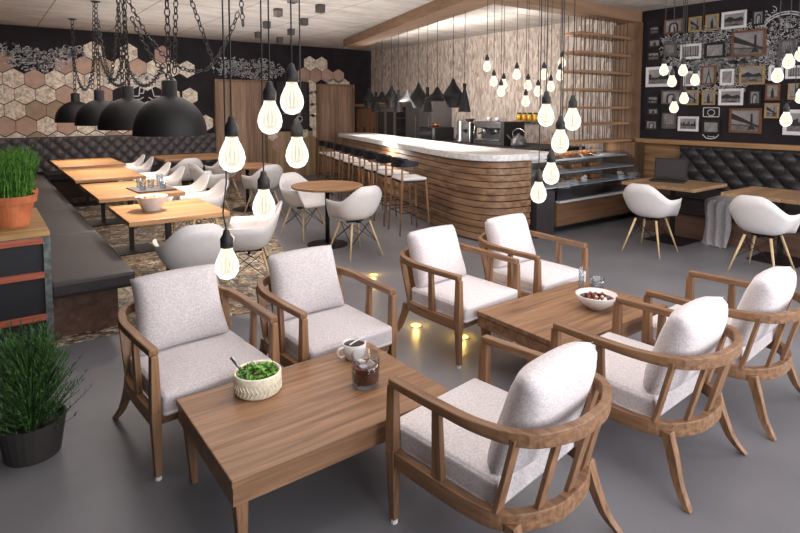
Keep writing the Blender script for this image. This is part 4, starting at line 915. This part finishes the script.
t = thing('serving_bowl', 'white flared bowl of snacks on the nearest left oak table', 'bowl', (1.235, 5.50, .7505)); t.scale = (1.05, 1.05, 1.3); bm = B(); lathe(bm, [(0, 0), (.07, 0), (.075, .008), (.13, .10), (.135, .105), (.125, .1), (.07, .02), (0, .018)], 40); obj('bowl', bm, plain('bowl_grey_white', (205, 202, 204), .3), t, smooth=True)
bm = B()
for k in range(34): a = k*2.4; r = .0185*(k**.5); bmesh.ops.create_icosphere(bm, subdivisions=1, radius=random.uniform(.013, .02), matrix=Matrix.Translation((r*cos(a), r*sin(a), .088)))
for i, f in enumerate(bm.faces): f.material_index = (i//20) % 3
o = obj('snacks', bm, [plain('snack_red', (170, 96, 76), .5), plain('snack_tan', (206, 170, 130), .5), plain('snack_white', (232, 226, 218), .5)], t); o['kind'] = 'stuff'
t = thing('serving_tray', 'grey slate tray under the glasses on the second oak table', 'tray', (1.56, 6.93, .7505), R(4)); obj('tray', box(B(), -.21, .21, -.24, .24, 0, .018), plain('slate', (92, 88, 90), .6, 0, .4, .1, 30), t, bevel=.004)
gi = ['front left', 'front right', 'back left', 'back right', 'middle']
for i, (dx, dy) in enumerate(((-.12, -.12), (.1, -.1), (-.1, .13), (.12, .12), (0, .02))):
    c = thing('water_glass', 'clear glass on the grey slate tray, %s' % gi[i], 'glass', (1.56+dx, 6.93+dy, .769), 0, 'glasses on the slate tray'); bm = B(); h = .1 if i != 3 else .14; lathe(bm, [(0, 0), (.034, 0), (.038, h), (.035, h), (.031, .008), (0, .008)], 20); obj('glass', bm, glass('clear_glass', alpha=.12), c, smooth=True)
# laptop
t = thing('laptop', 'open dark laptop on the oak table at the right bench', 'laptop', (7.1, 3.72, .7505), R(-72)); obj('keyboard_base', box(B(), -.2, .2, -.14, .14, 0, .018), black_matte, t, bevel=.003)
bm = B(); vs = []
box(bm, -.2, .2, -.006, .006, 0, .27); bmesh.ops.rotate(bm, verts=bm.verts, matrix=Matrix.Rotation(R(-14), 3, 'X'), cent=(0, 0, 0)); bmesh.ops.translate(bm, verts=bm.verts, vec=(0, .14, .022)); l = obj('screen_lid', bm, plain('laptop_shell', (30, 26, 26), .7), t, bevel=.003)
bm = B(); box(bm, -.18, .18, -.0085, -.0065, .02, .25); bmesh.ops.rotate(bm, verts=bm.verts, matrix=Matrix.Rotation(R(-14), 3, 'X'), cent=(0, 0, 0)); bmesh.ops.translate(bm, verts=bm.verts, vec=(0, .14, .022)); obj('display', bm, plain('screen_dark', (34, 29, 29), .5), l)

# throw over the chair
bm = B(); prof = [(-.42, .565), (-.30, .562), (-.18, .565), (-.06, .565), (-.01, .555), (.02, .52), (.028, .42), (.03, .30), (.035, .18), (.04, .08), (.06, .02), (.10, .012)]
P = crom([(0, y, z) for y, z in prof], 3); g = []
for i, p in enumerate(P):
    row = []
    for j in range(25):
        u = -.17+.34*j/24; s = i/(len(P)-1); f = .022*sin(j*.75+1.1*sin(i*.22))*min(1, s*2.2)
        row.append(bm.verts.new((u*(1-.15*s)+.01*sin(i*.5), p.y+f, p.z+.01*sin(j*.9)*(s > .95))))
    g.append(row)
for i in range(len(P)-1):
    for j in range(24): bm.faces.new((g[i][j], g[i][j+1], g[i+1][j+1], g[i+1][j]))
o = obj('throw_blanket', bm, fabric('grey_knit', (128, 124, 128), (176, 172, 176), 90), smooth=True, loc=(7.235, 3.15, 0)); o.modifiers.new('s', 'SOLIDIFY').thickness = .008; o.rotation_euler = (0, 0, R(90))
tag(o, 'grey knitted throw hanging over the front of the right wall bench down to the floor', 'blanket')

# ================================================================ crate cabinet and plants, left foreground
t = thing('crate_cabinet', 'rustic cabinet with metal corner posts and red slats at the left edge', 'cabinet', (0, 0, 0))
X0, X1, Y0, Y1, HT = -.45, .33, 4.245, 5.33, .90
obj('top_board', box(B(), X0, X1, Y0, Y1, HT-.03, HT), wood('rough_pine', (150, 116, 72), (196, 158, 106), 0, .8, .6, .22, 1), t, bevel=.003)
obj('body', box(B(), X0+.03, X1-.03, Y0+.02, Y1-.02, 0, HT-.031), plain('navy_black_panel', (24, 26, 34), .6), t)
pm = plain('weathered_metal', (98, 104, 102), .5, .4, .5, .2, 25)
for x in (X0, X1-.04):
    for y in (Y0, Y1-.04): obj('corner_post', box(B(), x, x+.04, y, y+.04, 0, HT-.031), pm, t)
bm = B(); box(bm, X0+.04, X1-.04, Y0-.001, Y0+.02, HT-.055, HT-.031); obj('top_rail', bm, pm, t)
red = wood('red_painted_slat', (140, 62, 50), (190, 110, 84), 0, 1, .7)
for z in (.825, .60, .32): obj('slat', box(B(), X0+.04, X1-.04, Y0-.004, Y0+.018, z, z+.04), red, t, bevel=.002)
def pot(loc, s, label, seed, nb=520):
    t = thing('potted_herb', label, 'plant', loc); bm = B(); lathe(bm, [(0, 0), (.10*s, 0), (.135*s, .16*s), (.15*s, .16*s), (.155*s, .21*s), (.14*s, .21*s), (.13*s, .17*s), (0, .17*s)], 32); obj('terracotta_pot', bm, terracotta, t, smooth=False)
    rnd = random.Random(seed); bm = B()
    for k in range(nb):
        a = rnd.uniform(0, 2*PI); r = .125*s*rnd.random()**.5; p = Vector((r*cos(a), r*sin(a), .17*s)); H = rnd.uniform(.24, .38)*s; ln = Vector((cos(a), sin(a), 0))*rnd.uniform(0, .07)*s*(r/.12/s); w_ = rnd.uniform(.002, .0035); pv = None
        dd = Vector((-sin(a+rnd.random()*3), cos(a+rnd.random()*3), 0))
        for i in range(4):
            f = i/3; c = p+Vector((0, 0, H*f))+ln*f*f+Vector((rnd.uniform(-.006, .006), rnd.uniform(-.006, .006), 0)); ww = w_*(1-f*.8); q = (bm.verts.new(c-dd*ww), bm.verts.new(c+dd*ww))
            if pv: bm.faces.new((pv[0], pv[1], q[1], q[0]))
            pv = q
            if i > 0:
                for m in range(4):
                    b_ = rnd.uniform(0, 2*PI); cc = c-Vector((0, 0, rnd.uniform(0, H/3))); tip = cc+Vector((cos(b_)*.016, sin(b_)*.016, .02)); s2 = Vector((-sin(b_), cos(b_), 0))*.0022
                    bm.faces.new((bm.verts.new(cc), bm.verts.new((cc+tip)/2+s2), bm.verts.new(tip), bm.verts.new((cc+tip)/2-s2)))
    obj('foliage', bm, leaf, t); return t
pot((.14, 4.60, .9005), 1.0, 'leafy herb in a terracotta pot at the front of the cabinet', 1)
pot((.19, 5.03, .9005), .9, 'leafy herb in a terracotta pot standing behind the front pot', 2, 300)
# feathery bush at the lower left
t = thing('conifer_bush', 'dark green feathery bush in the lower left corner', 'plant', (.14, 3.22, 0)); bm = B(); lathe(bm, [(0, 0), (.12, 0), (.15, .18), (.14, .18), (.12, .15), (0, .15)], 24); obj('pot', bm, plain('dark_pot', (52, 48, 46), .7), t)
rnd = random.Random(9); bm = B()
for k in range(430):
    a = rnd.uniform(0, 2*PI); hb = rnd.uniform(.10, .46); rr = (.29-.5*max(0, hb-.10))*rnd.uniform(.5, 1); up_ = rnd.uniform(.12, .22); p0 = Vector((0, 0, hb)); P = [p0+Vector((cos(a)*rr*f, sin(a)*rr*f, up_*f**1.6)) for f in (0, .25, .5, .75, 1)]
    tube(bm, P, [.003, .0025, .002, .0015, .0005], 3, 0, False)
    for i in range(1, 5):
        for m in range(12):
            f = rnd.random(); c = P[i-1].lerp(P[i], f); b_ = rnd.uniform(0, 2*PI); dv = (P[i]-P[i-1]).normalized()*.6+Vector((cos(b_), sin(b_), rnd.uniform(-.3, .8)))*.7; L = rnd.uniform(.014, .03); tip = c+dv*L; s2 = dv.cross(Vector((0, 0, 1))).normalized()*.0022
            bm.faces.new((bm.verts.new(c-s2), bm.verts.new(c+s2), bm.verts.new(tip)))
obj('foliage', bm, leaf2, t)

# glowing discs and lamps added to stand in for amber reflections on the floor
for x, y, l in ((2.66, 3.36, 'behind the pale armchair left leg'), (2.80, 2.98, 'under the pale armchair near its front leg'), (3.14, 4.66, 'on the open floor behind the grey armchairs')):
    t = thing('added_floor_glow', 'amber glow disc added as floor reflection %s' % l, 'added glow', (x, y, 0), 0, 'added amber reflection glows'); bm = B(); lathe(bm, [(0, .001), (.04, .001), (.04, .004), (0, .004)], 20); obj('lens', bm, emis('amber_glow_disc', (255, 190, 90), 4), t); bm = B(); lathe(bm, [(.04, .0005), (.05, .0005), (.05, .006), (.04, .006)], 20); obj('rim', bm, steel, t)  # lens and rim are made up too, no fitting sits there
    l_ = bpy.data.lights.new('added_amber_glow', 'POINT'); l_.energy = 1.3; l_.color = (1, .62, .15); l_.shadow_soft_size = .02; o = bpy.data.objects.new('added_amber_glow', l_); COL.objects.link(o); o.parent = t; o.location = (0, 0, .05)
